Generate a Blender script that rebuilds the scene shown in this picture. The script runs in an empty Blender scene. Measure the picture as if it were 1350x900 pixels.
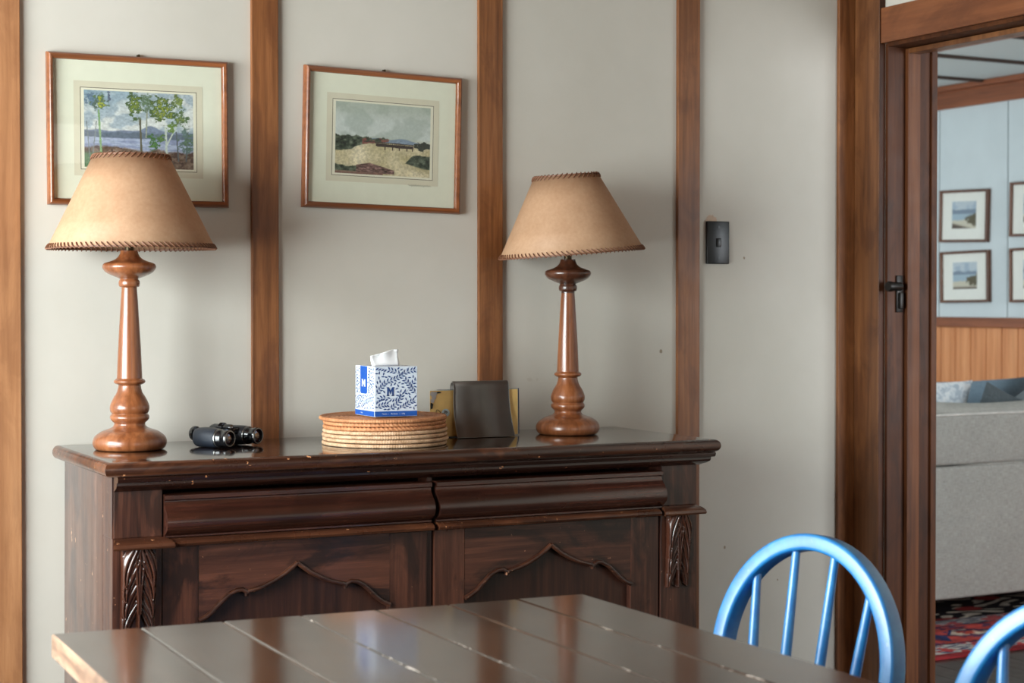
import bpy, bmesh, math, random
import numpy as np
from mathutils import Vector, Matrix

random.seed(7)
PI = math.pi
scene = bpy.context.scene
COL = scene.collection


# ------------------------------------------------------------------ colour
def lin(c):
    c /= 255.0
    return c / 12.92 if c <= 0.04045 else ((c + 0.055) / 1.055) ** 2.4


def rgb(r, g, b):
    return (lin(r), lin(g), lin(b), 1.0)


# ------------------------------------------------------------------ materials
def new_mat(name):
    m = bpy.data.materials.new(name)
    m.use_nodes = True
    nt = m.node_tree
    nt.nodes.clear()
    out = nt.nodes.new('ShaderNodeOutputMaterial')
    b = nt.nodes.new('ShaderNodeBsdfPrincipled')
    nt.links.new(b.outputs[0], out.inputs[0])
    return m, nt, b, out


def node(nt, kind, **kw):
    n = nt.nodes.new(kind)
    for k, v in kw.items():
        setattr(n, k, v)
    return n


def coords(nt, scale=(1, 1, 1), which='Object', rot=(0, 0, 0)):
    tc = node(nt, 'ShaderNodeTexCoord')
    mp = node(nt, 'ShaderNodeMapping')
    mp.inputs['Scale'].default_value = scale
    mp.inputs['Rotation'].default_value = rot
    nt.links.new(tc.outputs[which], mp.inputs['Vector'])
    return mp.outputs['Vector']


def noise(nt, vec, scale, detail=4, rough=0.6, dist=0.0):
    n = node(nt, 'ShaderNodeTexNoise')
    n.inputs['Scale'].default_value = scale
    n.inputs['Detail'].default_value = detail
    n.inputs['Roughness'].default_value = rough
    n.inputs['Distortion'].default_value = dist
    nt.links.new(vec, n.inputs['Vector'])
    return n.outputs['Fac']


def ramp(nt, fac, stops, interp='LINEAR'):
    r = node(nt, 'ShaderNodeValToRGB')
    r.color_ramp.interpolation = interp
    els = r.color_ramp.elements
    while len(els) < len(stops):
        els.new(0.5)
    for e, (p, c) in zip(els, stops):
        e.position = p
        e.color = c
    nt.links.new(fac, r.inputs['Fac'])
    return r.outputs['Color']


def mixc(nt, fac, a, b, mode='MIX'):
    m = node(nt, 'ShaderNodeMix', data_type='RGBA', blend_type=mode)
    for sock, v in ((m.inputs['Factor'], fac), (m.inputs['A'], a), (m.inputs['B'], b)):
        pass
    fi = [s for s in m.inputs if s.name == 'Factor' and s.type == 'VALUE'][0]
    ai = [s for s in m.inputs if s.name == 'A' and s.type == 'RGBA'][0]
    bi = [s for s in m.inputs if s.name == 'B' and s.type == 'RGBA'][0]
    for sock, v in ((fi, fac), (ai, a), (bi, b)):
        if hasattr(v, 'is_output'):
            nt.links.new(v, sock)
        else:
            sock.default_value = v
    return [s for s in m.outputs if s.type == 'RGBA'][0]


def bumpn(nt, b, height, strength, dist=0.002):
    bn = node(nt, 'ShaderNodeBump')
    bn.inputs['Strength'].default_value = strength
    bn.inputs['Distance'].default_value = dist
    nt.links.new(height, bn.inputs['Height'])
    nt.links.new(bn.outputs[0], b.inputs['Normal'])


W0, W1 = (0, 0, 0, 1), (1, 1, 1, 1)


def plain(name, col, rough=0.5, metal=0.0, spec=0.5, coat=0.0, var=0.06, vscale=30):
    m, nt, b, o = new_mat(name)
    f = noise(nt, coords(nt), vscale, 3)
    d = tuple(max(0, c * (1 - var * 2)) for c in col[:3]) + (1,)
    l = tuple(min(1, c * (1 + var * 2)) for c in col[:3]) + (1,)
    nt.links.new(ramp(nt, f, [(0.3, d), (0.7, l)]), b.inputs['Base Color'])
    b.inputs['Roughness'].default_value = rough
    b.inputs['Metallic'].default_value = metal
    b.inputs['Specular IOR Level'].default_value = spec
    b.inputs['Coat Weight'].default_value = coat
    b.inputs['Coat Roughness'].default_value = 0.1
    return m


def wood(name, dark, mid, light, axis='Z', rough=0.4, coat=0.0, fine=60, blotch=None, blotch_amt=0.5,
         worn=None, worn_thr=0.7, worn_scale=60, bump=0.15, coat_rough=0.12, spec=0.5):
    m, nt, b, o = new_mat(name)
    k = {'X': (0.05, 1, 1), 'Y': (1, 0.05, 1), 'Z': (1, 1, 0.05)}[axis]
    v = coords(nt, k)
    f1 = noise(nt, v, fine, 5, 0.65, 0.3)
    f2 = noise(nt, v, fine * 0.2, 3, 0.5, 0.6)
    c1 = ramp(nt, f1, [(0.36, dark), (0.5, mid), (0.66, light)])
    c2 = ramp(nt, f2, [(0.36, dark), (0.52, mid), (0.68, light)])
    c = mixc(nt, 0.45, c1, c2)
    plainv = coords(nt)
    if blotch:
        fb = noise(nt, coords(nt, tuple(.35 if q < 1 else 1 for q in k)), 11, 5, 0.65, 0.8)
        mk = ramp(nt, fb, [(0.49, W0), (0.60, (blotch_amt,) * 3 + (1,))])
        c = mixc(nt, mk, c, blotch)
    if worn:
        fw = noise(nt, plainv, worn_scale, 3, 0.6)
        mk = ramp(nt, fw, [(worn_thr, W0), (worn_thr + 0.03, W1)])
        c = mixc(nt, mk, c, worn)
    nt.links.new(c, b.inputs['Base Color'])
    fr = noise(nt, plainv, 14, 3)
    rr = node(nt, 'ShaderNodeMapRange')
    rr.inputs['To Min'].default_value = rough * 0.75
    rr.inputs['To Max'].default_value = rough * 1.3
    nt.links.new(fr, rr.inputs['Value'])
    nt.links.new(rr.outputs[0], b.inputs['Roughness'])
    b.inputs['Coat Weight'].default_value = coat
    b.inputs['Coat Roughness'].default_value = coat_rough
    b.inputs['Specular IOR Level'].default_value = spec
    if bump:
        bumpn(nt, b, f1, bump, 0.001)
    return m


def vcol_mat(name, rough=0.7, bump=0.0, spec=0.3):
    m, nt, b, o = new_mat(name)
    a = node(nt, 'ShaderNodeAttribute', attribute_name='Col')
    f = noise(nt, coords(nt), 900, 2)
    c = mixc(nt, 0.25, a.outputs['Color'], ramp(nt, f, [(0.3, (0.3, 0.3, 0.3, 1)), (0.7, W1)]), 'MULTIPLY')
    nt.links.new(c, b.inputs['Base Color'])
    b.inputs['Roughness'].default_value = rough
    b.inputs['Specular IOR Level'].default_value = spec
    if bump:
        bumpn(nt, b, f, bump, 0.003)
    return m


def wall_mat(name, c1, c2, rough=0.75):
    m, nt, b, o = new_mat(name)
    v = coords(nt)
    f = noise(nt, v, 2.2, 5, 0.6)
    c = ramp(nt, f, [(0.3, c1), (0.7, c2)])
    fs = noise(nt, v, 24, 2, 0.4)
    sp = ramp(nt, fs, [(0.80, W0), (0.83, (0.2,) * 3 + (1,))])
    c = mixc(nt, sp, c, rgb(160, 140, 115))
    nt.links.new(c, b.inputs['Base Color'])
    b.inputs['Roughness'].default_value = rough
    b.inputs['Specular IOR Level'].default_value = 0.25
    bumpn(nt, b, noise(nt, v, 55, 4, 0.6), 0.10, 0.002)
    return m


M = {}
M['wall'] = wall_mat('painted wall', rgb(198, 193, 182), rgb(208, 203, 193))
M['far_wall'] = plain('pale blue grey panel', rgb(200, 210, 212), 0.6, var=0.015, vscale=6)
M['joint'] = plain('panel joint', rgb(95, 115, 112), 0.8)
M['ceil'] = plain('ceiling paint', rgb(215, 212, 205), 0.8, var=0.02)
mm, nt, b, o = new_mat('textured ceiling board')
b.inputs['Base Color'].default_value = rgb(205, 212, 210)
b.inputs['Roughness'].default_value = 0.85
bumpn(nt, b, noise(nt, coords(nt), 90, 5, 0.7), 0.6, 0.006)
M['ceil_far'] = mm
M['batten'] = wood('batten timber', rgb(98, 58, 28), rgb(134, 82, 44), rgb(160, 104, 62), 'Z', 0.42, 0.1, 85,
                   blotch=rgb(82, 42, 22), blotch_amt=0.35)
M['batten_sunlit'] = wood('sunlit batten', rgb(140, 92, 58), rgb(170, 118, 78), rgb(190, 140, 98), 'Z', 0.5, 0.0, 45,
                        blotch=rgb(125, 78, 48), blotch_amt=0.3)  # sunlight on the leftmost batten, painted in as paler timber colours
M['casing'] = wood('door casing timber', rgb(80, 46, 23), rgb(112, 69, 38), rgb(134, 86, 50), 'Z', 0.4, 0.15, 40,
                   blotch=rgb(70, 36, 18), blotch_amt=0.5)
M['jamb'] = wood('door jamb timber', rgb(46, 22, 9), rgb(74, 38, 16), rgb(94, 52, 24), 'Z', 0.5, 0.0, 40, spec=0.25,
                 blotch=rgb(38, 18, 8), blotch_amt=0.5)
M['stop'] = wood('door stop timber', rgb(66, 34, 15), rgb(98, 54, 25), rgb(120, 72, 38), 'Z', 0.5, 0.0, 40, spec=0.3)
M['header'] = wood('door header timber', rgb(96, 52, 28), rgb(122, 70, 40), rgb(142, 86, 50), 'Y', 0.4, 0.15, 40,
                   blotch=rgb(84, 44, 22), blotch_amt=0.4)
M['rail_far'] = wood('wainscot rail timber', rgb(105, 56, 32), rgb(140, 80, 48), rgb(160, 96, 60), 'Y', 0.45, 0.1, 40)
M['wains'] = wood('wainscot board timber', rgb(180, 110, 62), rgb(210, 138, 86), rgb(228, 162, 110), 'Z', 0.45, 0.1, 40)
M['ceil_strip'] = plain('dark ceiling strip', rgb(62, 44, 34), 0.5)
M['dark_floor'] = wood('dark floor boards', rgb(24, 20, 18), rgb(38, 32, 29), rgb(54, 46, 42), 'Y', 0.35, 0.1, 40)
# sideboard
SD, SM, SL = rgb(42, 22, 17), rgb(74, 42, 31), rgb(116, 70, 52)
M['side_v'] = wood('stained sideboard wood upright grain', SD, SM, SL, 'Z', 0.32, 0.25, 70, blotch=rgb(28, 17, 14), blotch_amt=0.75,
                   worn=rgb(190, 140, 105), worn_thr=0.72, worn_scale=90)
M['side_h'] = wood('stained sideboard wood long grain', SD, SM, SL, 'X', 0.32, 0.25, 70, blotch=rgb(28, 18, 15), blotch_amt=0.8,
                   worn=rgb(190, 140, 105), worn_thr=0.72, worn_scale=90)
M['side_drawer'] = wood('polished drawer wood', rgb(44, 23, 17), rgb(68, 36, 27), rgb(90, 51, 38), 'X', 0.24, 0.9, 90,
                        blotch=rgb(36, 20, 15), blotch_amt=0.5, coat_rough=0.22)
M['side_mould'] = wood('chipped moulding wood', rgb(30, 15, 11), rgb(46, 24, 17), rgb(66, 36, 25), 'X', 0.25, 0.5, 60,
                       worn=rgb(200, 135, 90), worn_thr=0.70, worn_scale=60)
M['side_edge'] = wood('rubbed moulding edge wood', rgb(40, 22, 15), rgb(68, 38, 26), rgb(112, 68, 46), 'X', 0.28, 0.4, 60, blotch=rgb(120, 72, 46), blotch_amt=0.5,
                      worn=rgb(214, 150, 104), worn_thr=0.685, worn_scale=55)
M['side_panel'] = wood('sheened side panel wood', rgb(66, 46, 40), rgb(92, 68, 60), rgb(118, 90, 80), 'Z', 0.3, 0.5, 45,
                       blotch=rgb(50, 52, 58), blotch_amt=0.5, worn=rgb(190, 150, 120), worn_thr=0.69, worn_scale=40)  # lighter grey tones paint in the window's sheen; pale specks are wear
M['door_panel'] = wood('arched panel wood', rgb(36, 18, 13), rgb(56, 30, 21), rgb(78, 44, 31), 'Z', 0.38, 0.15, 90)
M['side_top'] = wood('polished sideboard top', rgb(24, 14, 11), rgb(34, 20, 15), rgb(46, 28, 21), 'X', 0.16, 0.7, 40, bump=0.03,
                     coat_rough=0.09)
M['arch'] = wood('dark arch lip wood', rgb(36, 18, 12), rgb(62, 34, 24), rgb(104, 64, 46), 'X', 0.3, 0.4, 80, worn=rgb(170, 120, 90), worn_thr=0.68, worn_scale=70)
M['carve'] = wood('carved corbel wood', rgb(40, 19, 12), rgb(66, 34, 22), rgb(92, 52, 36), 'Z', 0.26, 0.5, 60)
# lamps
M['lamp_wood'] = wood('turned lamp wood', rgb(100, 54, 28), rgb(146, 86, 50), rgb(182, 118, 76), 'Z', 0.3, 0.5, 55,
                      blotch=rgb(88, 44, 26), blotch_amt=0.5, coat_rough=0.2)
M['lamp_wood_dark'] = wood('dark turned lamp wood', rgb(52, 28, 18), rgb(84, 48, 32), rgb(112, 68, 46), 'Z', 0.3, 0.4, 55,
                           blotch=rgb(44, 24, 16), blotch_amt=0.5, coat_rough=0.2)
M['brass'] = plain('aged brass fitting', rgb(78, 66, 48), 0.4, 0.8)
M['lace'] = plain('brown leather lacing', rgb(122, 80, 56), 0.6)


def shade_mat():
    m, nt, b, o = new_mat('parchment lamp shade')
    v = coords(nt)
    f = noise(nt, v, 14, 6, 0.65, 0.4)
    f2 = noise(nt, v, 120, 3, 0.6)
    c = mixc(nt, 0.35, ramp(nt, f, [(0.3, rgb(188, 148, 114)), (0.7, rgb(208, 170, 136))]),
             ramp(nt, f2, [(0.3, rgb(182, 142, 108)), (0.7, rgb(212, 176, 144))]))
    nt.links.new(c, b.inputs['Base Color'])
    b.inputs['Roughness'].default_value = 0.55
    b.inputs['Specular IOR Level'].default_value = 0.3
    tr = node(nt, 'ShaderNodeBsdfTranslucent')
    tr.inputs['Color'].default_value = rgb(225, 165, 105)
    mx = node(nt, 'ShaderNodeMixShader')
    mx.inputs[0].default_value = 0.25
    nt.links.new(b.outputs[0], mx.inputs[1])
    nt.links.new(tr.outputs[0], mx.inputs[2])
    nt.links.new(mx.outputs[0], o.inputs[0])
    return m


M['shade'] = shade_mat()


def glass_mat():
    m, nt, b, o = new_mat('picture glass')
    nt.nodes.remove(b)
    t = node(nt, 'ShaderNodeBsdfTransparent')
    t.inputs['Color'].default_value = (0.98, 0.985, 0.97, 1)
    g = node(nt, 'ShaderNodeBsdfGlossy')
    g.inputs['Roughness'].default_value = 0.01
    fr = node(nt, 'ShaderNodeFresnel')
    ge = node(nt, 'ShaderNodeNewGeometry')
    ma = node(nt, 'ShaderNodeMath', operation='MULTIPLY_ADD')
    ma.inputs[1].default_value = 1 / 1.5 - 1.5
    ma.inputs[2].default_value = 1.5
    nt.links.new(ge.outputs['Backfacing'], ma.inputs[0])
    nt.links.new(ma.outputs[0], fr.inputs['IOR'])
    # faint waviness of the old glass
    mx = node(nt, 'ShaderNodeMixShader')
    nt.links.new(fr.outputs[0], mx.inputs[0])
    nt.links.new(t.outputs[0], mx.inputs[1])
    nt.links.new(g.outputs[0], mx.inputs[2])
    nt.links.new(mx.outputs[0], o.inputs[0])
    return m


M['glass'] = glass_mat()
M['frame'] = wood('picture frame wood', rgb(108, 58, 28), rgb(136, 78, 42), rgb(158, 96, 56), 'X', 0.34, 0.3, 60)
M['frame_far'] = wood('brown picture frame wood', rgb(72, 42, 26), rgb(96, 58, 38), rgb(116, 74, 50), 'Z', 0.4, 0.2, 60)
M['mat_green'] = plain('pale green picture mount', rgb(226, 227, 208), 0.8, var=0.01)
M['mat_tan'] = plain('cream wash band', rgb(214, 208, 186), 0.8, var=0.01)
M['mat_cream'] = plain('cream inner mount', rgb(226, 222, 202), 0.8, var=0.01)
M['mat_white'] = plain('white picture mount', rgb(236, 236, 230), 0.8, var=0.01)
M['ink'] = plain('dark ruled line', rgb(74, 66, 48), 0.8)
M['pencil'] = plain('pencil mark', rgb(130, 124, 108), 0.8)
M['paint'] = vcol_mat('watercolour paint', 0.75)
M['rug'] = vcol_mat('woven rug wool', 0.95, 0.6, 0.1)
M['black'] = plain('black plastic', rgb(8, 8, 9), 0.3, spec=0.35)
M['black2'] = plain('black switch rocker', rgb(12, 12, 13), 0.3, spec=0.4)
M['nickel'] = plain('dull silver ring', rgb(165, 165, 160), 0.3, 0.9)
M['white_dot'] = plain('small white mark', rgb(190, 190, 190), 0.5)
M['iron'] = plain('blackened iron', rgb(34, 30, 28), 0.4, 0.6)
M['patch'] = plain('bare filler patch', rgb(196, 172, 150), 0.8, var=0.05, vscale=60)
M['patch2'] = plain('scuffed chip', rgb(158, 142, 122), 0.8)
M['leather'] = plain('black pebbled leather', rgb(30, 36, 46), 0.4, var=0.2, vscale=600)
nt = M['leather'].node_tree
bb = [n for n in nt.nodes if n.type == 'BSDF_PRINCIPLED'][0]
bumpn(nt, bb, noise(nt, coords(nt), 700, 2), 0.6, 0.001)
M['enamel'] = plain('black enamel', rgb(16, 17, 20), 0.22, coat=0.5)
M['lens'] = plain('dark coated lens', rgb(46, 20, 24), 0.03, spec=0.9, coat=1.0)
M['holder'] = plain('dark grey sheet metal', rgb(104, 99, 94), 0.42, 0.45, var=0.06, vscale=14)
M['holder_edge'] = plain('bare sheet metal edge', rgb(150, 150, 148), 0.35, 0.8)
M['yellow'] = plain('yellow booklet cover', rgb(238, 200, 124), 0.5, var=0.05, vscale=20)
M['cream_page'] = plain('cream page', rgb(238, 232, 205), 0.7)
M['navy'] = plain('navy card', rgb(48, 56, 92), 0.5)
M['grey_print'] = plain('grey print', rgb(176, 172, 172), 0.6)
M['line_ink'] = plain('brown ink line', rgb(84, 64, 40), 0.6)
M['pale_blue'] = plain('pale blue print', rgb(196, 216, 224), 0.6)
M['box_white'] = plain('pale blue white card', rgb(222, 232, 244), 0.45, var=0.01)
M['box_blue'] = plain('royal blue print', rgb(20, 84, 172), 0.4, var=0.02)
M['box_navy'] = plain('deep blue print', rgb(30, 66, 128), 0.45, var=0.03)
M['box_vine'] = plain('grey blue vine print', rgb(120, 140, 172), 0.5)
M['white_print'] = plain('white print', rgb(225, 232, 240), 0.5)
M['tissue'] = plain('white tissue paper', rgb(244, 244, 244), 0.9, var=0.01)


def mat_straw(name, a, bcol, c, scale):
    m, nt, b, o = new_mat(name)
    v = coords(nt)
    f = noise(nt, v, 60, 4, 0.6)
    f2 = noise(nt, v, 500, 2)
    col = mixc(nt, 0.4, ramp(nt, f, [(0.3, a), (0.5, bcol), (0.72, c)]), ramp(nt, f2, [(0.3, a), (0.6, c)]))
    nt.links.new(col, b.inputs['Base Color'])
    b.inputs['Roughness'].default_value = 0.6
    b.inputs['Specular IOR Level'].default_value = 0.3
    bumpn(nt, b, f2, 0.4, 0.001)
    return m


M['straw_orange'] = mat_straw('orange woven cane', rgb(150, 90, 54), rgb(198, 132, 88), rgb(224, 165, 120), 1)
M['straw_pale'] = mat_straw('pale woven straw', rgb(150, 108, 72), rgb(212, 170, 132), rgb(236, 204, 170), 1)


def table_mat():
    m, nt, b, o = new_mat('dark varnished table planks')
    tc = node(nt, 'ShaderNodeTexCoord')
    v = coords(nt, (1, 0.05, 1))
    f1 = noise(nt, v, 50, 5, 0.65, 0.3)
    c = ramp(nt, f1, [(0.28, rgb(40, 27, 22)), (0.5, rgb(58, 40, 32)), (0.75, rgb(78, 55, 44))])
    sep = node(nt, 'ShaderNodeSeparateXYZ')
    nt.links.new(tc.outputs['UV'], sep.inputs[0])
    # distance from the nearest joint between planks: u counts planks
    fr = node(nt, 'ShaderNodeMath', operation='FRACT')
    nt.links.new(sep.outputs[0], fr.inputs[0])
    sb = node(nt, 'ShaderNodeMath', operation='SUBTRACT')
    nt.links.new(fr.outputs[0], sb.inputs[0])
    sb.inputs[1].default_value = 0.5
    ab = node(nt, 'ShaderNodeMath', operation='ABSOLUTE')
    nt.links.new(sb.outputs[0], ab.inputs[0])
    near = ramp(nt, ab.outputs[0], [(0.462, W0), (0.484, W1)])
    fw = noise(nt, coords(nt, (1, 0.3, 1)), 34, 6, 0.8)
    thr = ramp(nt, fw, [(0.56, W0), (0.64, W1)])
    mk = mixc(nt, 1.0, near, thr, 'MULTIPLY')
    dk = ramp(nt, ab.outputs[0], [(0.478, W0), (0.492, (0.8,) * 3 + (1,))])
    c = mixc(nt, dk, c, rgb(24, 17, 14))
    c = mixc(nt, mk, c, rgb(182, 170, 160))
    fs = noise(nt, coords(nt), 75, 2, 0.5)
    sp = ramp(nt, fs, [(0.775, W0), (0.80, (0.8,) * 3 + (1,))])
    c = mixc(nt, sp, c, rgb(170, 160, 150))
    nt.links.new(c, b.inputs['Base Color'])
    fb = noise(nt, coords(nt), 6, 4, 0.6)
    rr = node(nt, 'ShaderNodeMapRange')
    rr.inputs['To Min'].default_value = 0.12
    rr.inputs['To Max'].default_value = 0.26
    nt.links.new(fb, rr.inputs['Value'])
    nt.links.new(rr.outputs[0], b.inputs['Roughness'])
    b.inputs['Coat Weight'].default_value = 0.6
    b.inputs['Coat Roughness'].default_value = 0.10
    bumpn(nt, b, noise(nt, coords(nt, (1, 0.4, 1)), 30, 4, 0.6), 0.10, 0.0015)
    return m


M['table'] = table_mat()
M['table_edge'] = wood('worn table edge', rgb(120, 88, 66), rgb(164, 128, 102), rgb(196, 162, 136), 'Y', 0.5, 0.1, 50,
                       blotch=rgb(80, 56, 42), blotch_amt=0.7)
M['table_dark'] = wood('dark table leg wood', rgb(38, 24, 18), rgb(56, 36, 28), rgb(76, 50, 38), 'Z', 0.35, 0.3, 50)


def chair_mat():
    m, nt, b, o = new_mat('blue gloss chair paint')
    v = coords(nt)
    f = noise(nt, v, 25, 4, 0.6)
    c = ramp(nt, f, [(0.35, rgb(22, 114, 184)), (0.65, rgb(42, 138, 200))])
    fs = noise(nt, v, 45, 4, 0.7)
    c = mixc(nt, ramp(nt, fs, [(0.66, W0), (0.74, (0.35,) * 3 + (1,))]), c, rgb(176, 206, 232))
    nt.links.new(c, b.inputs['Base Color'])
    b.inputs['Roughness'].default_value = 0.42
    b.inputs['Specular IOR Level'].default_value = 0.9
    b.inputs['Coat Weight'].default_value = 0.45
    b.inputs['Coat Roughness'].default_value = 0.32
    bumpn(nt, b, f, 0.1, 0.002)
    return m


M['blue'] = chair_mat()


def fabric(name, c1, c2, scale=900):
    m, nt, b, o = new_mat(name)
    vx = coords(nt, (1, 0.1, 0.1))
    vz = coords(nt, (0.1, 0.1, 1))
    fx = noise(nt, vx, scale, 2)
    fz = noise(nt, vz, scale, 2)
    c = mixc(nt, 0.5, ramp(nt, fx, [(0.3, c1), (0.7, c2)]), ramp(nt, fz, [(0.3, c1), (0.7, c2)]))
    big = noise(nt, coords(nt), 5, 3)
    c = mixc(nt, 0.2, c, ramp(nt, big, [(0.3, (0.5, 0.5, 0.5, 1)), (0.7, W1)]), 'MULTIPLY')
    nt.links.new(c, b.inputs['Base Color'])
    b.inputs['Roughness'].default_value = 0.95
    b.inputs['Specular IOR Level'].default_value = 0.15
    bumpn(nt, b, fx, 0.3, 0.002)
    return m


M['sofa'] = fabric('grey linen sofa cloth', rgb(138, 136, 130), rgb(186, 184, 178), 350)
M['sofa_roll'] = fabric('pale linen sofa cloth', rgb(160, 157, 150), rgb(196, 193, 186), 350)
M['cush_dark'] = fabric('charcoal cushion cloth', rgb(72, 80, 84), rgb(106, 114, 118), 400)
M['cush_blue'] = fabric('blue grey cushion cloth', rgb(110, 130, 144), rgb(140, 160, 174), 400)
M['cush_grey'] = fabric('slate cushion cloth', rgb(100, 108, 112), rgb(136, 146, 150), 400)
mm, nt, b, o = new_mat('pale damask cushion cloth')
f = noise(nt, coords(nt), 26, 3, 0.5, 1.5)
nt.links.new(ramp(nt, f, [(0.42, rgb(176, 188, 198)), (0.5, rgb(206, 214, 220)), (0.6, rgb(226, 230, 232))]), b.inputs['Base Color'])
b.inputs['Roughness'].default_value = 0.9
M['cush_pale'] = mm
M['piping'] = plain('pale sofa piping', rgb(205, 202, 196), 0.9)
M['foot'] = plain('dark sofa foot', rgb(30, 24, 20), 0.5)


# ------------------------------------------------------------------ geometry helpers
def tag(o, label=None, cat=None, group=None, kind=None):
    if label:
        o['label'] = label
    if cat:
        o['category'] = cat
    if group:
        o['group'] = group
    if kind:
        o['kind'] = kind
    return o


def empty(name, loc=(0, 0, 0), rot=(0, 0, 0), label=None, cat=None, group=None, kind=None):
    o = bpy.data.objects.new(name, None)
    o.empty_display_size = 0.1
    o.location = loc
    o.rotation_euler = rot
    COL.objects.link(o)
    return tag(o, label, cat, group, kind)


def obj(name, bm, mat, parent=None, smooth=None, loc=None):
    """links a bmesh as one mesh object; smooth = angle in degrees for smooth shading"""
    bmesh.ops.recalc_face_normals(bm, faces=bm.faces[:])
    me = bpy.data.meshes.new(name)
    bm.to_mesh(me)
    bm.free()
    mats = mat if isinstance(mat, (list, tuple)) else [mat]
    for m_ in mats:
        me.materials.append(m_)
    if smooth is not None:
        me.polygons.foreach_set('use_smooth', [True] * len(me.polygons))
        me.set_sharp_from_angle(angle=math.radians(smooth))
    o = bpy.data.objects.new(name, me)
    COL.objects.link(o)
    if parent:
        o.parent = parent
    if loc:
        o.location = loc
    return o


def pane(bm, name, parent):
    """a single pane whose one face keeps its winding"""
    me = bpy.data.meshes.new(name)
    bm.to_mesh(me); bm.free()
    me.materials.append(M['glass'])
    o = bpy.data.objects.new(name, me); COL.objects.link(o); o.parent = parent
    return o


def copy_tree(o, parent=None):
    c = o.copy()
    COL.objects.link(c)
    if parent:
        c.parent = parent
    for ch in [k for k in bpy.data.objects if k.parent == o]:
        if ch != c:
            copy_tree(ch, c)
    return c


def box(bm, x0, x1, y0, y1, z0, z1, bev=0.0, seg=2, mi=0):
    vs = [bm.verts.new((x, y, z)) for x in (x0, x1) for y in (y0, y1) for z in (z0, z1)]
    idx = [(0, 1, 3, 2), (4, 6, 7, 5), (0, 4, 5, 1), (2, 3, 7, 6), (0, 2, 6, 4), (1, 5, 7, 3)]
    fs = []
    for i in idx:
        f = bm.faces.new([vs[k] for k in i])
        f.material_index = mi
        fs.append(f)
    if bev:
        es = list({e for f in fs for e in f.edges})
        bmesh.ops.bevel(bm, geom=es, offset=bev, segments=seg, affect='EDGES', profile=0.5)
    return vs


def lathe(bm, prof, seg=48, c=(0, 0, 0), M4=None, mi=0, cap0=True, cap1=True):
    """revolve (r, z) profile about z; M4 places it"""
    rings = []
    for r, z in prof:
        ring = []
        for i in range(seg):
            a = 2 * PI * i / seg
            p = Vector((r * math.cos(a), r * math.sin(a), z))
            p = (M4 @ p) if M4 else p + Vector(c)
            ring.append(bm.verts.new(p))
        rings.append(ring)
    for a, b_ in zip(rings, rings[1:]):
        for i in range(seg):
            f = bm.faces.new((a[i], a[(i + 1) % seg], b_[(i + 1) % seg], b_[i]))
            f.material_index = mi
    if cap0:
        bm.faces.new(rings[0][::-1]).material_index = mi
    if cap1:
        bm.faces.new(rings[-1]).material_index = mi


def smooth_prof(pts, n=6):
    """Catmull-Rom through (r, z) points"""
    P = [Vector(p) for p in pts]
    P = [P[0]] + P + [P[-1]]
    out = []
    for i in range(1, len(P) - 2):
        p0, p1, p2, p3 = P[i - 1:i + 3]
        for k in range(n):
            t = k / n
            out.append(0.5 * ((2 * p1) + (p2 - p0) * t + (2 * p0 - 5 * p1 + 4 * p2 - p3) * t * t + (3 * p1 - p0 - 3 * p2 + p3) * t ** 3))
    out.append(P[-2].copy())
    return out


def sweep(bm, path, section, up=None, closed=False, scales=None, mi=0, cap=True):
    """sweep a 2D section [(a, b)] along 3D path; a along side = up x tangent, b along up"""
    n = len(path)
    path = [Vector(p) for p in path]
    rings = []
    for i, p in enumerate(path):
        if closed:
            t = path[(i + 1) % n] - path[i - 1]
        else:
            t = path[min(i + 1, n - 1)] - path[max(i - 1, 0)]
        t.normalize()
        u = Vector(up) if up is not None else (Vector((0, 0, 1)) if abs(t.z) < 0.9 else Vector((0, 1, 0)))
        s = u.cross(t)
        if s.length < 1e-5:
            s = Vector((1, 0, 0)).cross(t)
        s.normalize()
        u2 = t.cross(s)
        sc = scales[i] if scales else 1.0
        if not isinstance(sc, (tuple, list)):
            sc = (sc, sc)
        rings.append([bm.verts.new(p + s * a * sc[0] + u2 * b_ * sc[1]) for a, b_ in section])
    m_ = len(section)
    prs = list(zip(rings, rings[1:]))
    if closed:
        prs.append((rings[-1], rings[0]))
    for a, b_ in prs:
        for k in range(m_):
            f = bm.faces.new((a[k], a[(k + 1) % m_], b_[(k + 1) % m_], b_[k]))
            f.material_index = mi
    if cap and not closed:
        bm.faces.new(rings[0][::-1]).material_index = mi
        bm.faces.new(rings[-1]).material_index = mi


def circ(r, n=10, r2=None):
    r2 = r if r2 is None else r2
    return [(r * math.cos(2 * PI * k / n), r2 * math.sin(2 * PI * k / n)) for k in range(n)]


def rrect(a, b_, r, n=4):
    """rounded rectangle section, half sizes a, b"""
    out = []
    for cx, cy, a0 in ((a - r, b_ - r, 0), (-a + r, b_ - r, PI / 2), (-a + r, -b_ + r, PI), (a - r, -b_ + r, 1.5 * PI)):
        for k in range(n):
            t = a0 + PI / 2 * k / (n - 1)
            out.append((cx + r * math.cos(t), cy + r * math.sin(t)))
    return out


def extrude_x(bm, prof, x0, x1, mi=0, x0f=None, x1f=None):
    """(y, z) closed profile along x; x0f/x1f(y, z) let the ends be mitred"""
    a = [bm.verts.new((x0f(y, z) if x0f else x0, y, z)) for y, z in prof]
    b_ = [bm.verts.new((x1f(y, z) if x1f else x1, y, z)) for y, z in prof]
    n = len(prof)
    for i in range(n):
        bm.faces.new((a[i], a[(i + 1) % n], b_[(i + 1) % n], b_[i])).material_index = mi
    bm.faces.new(a[::-1]).material_index = mi
    bm.faces.new(b_).material_index = mi


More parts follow.
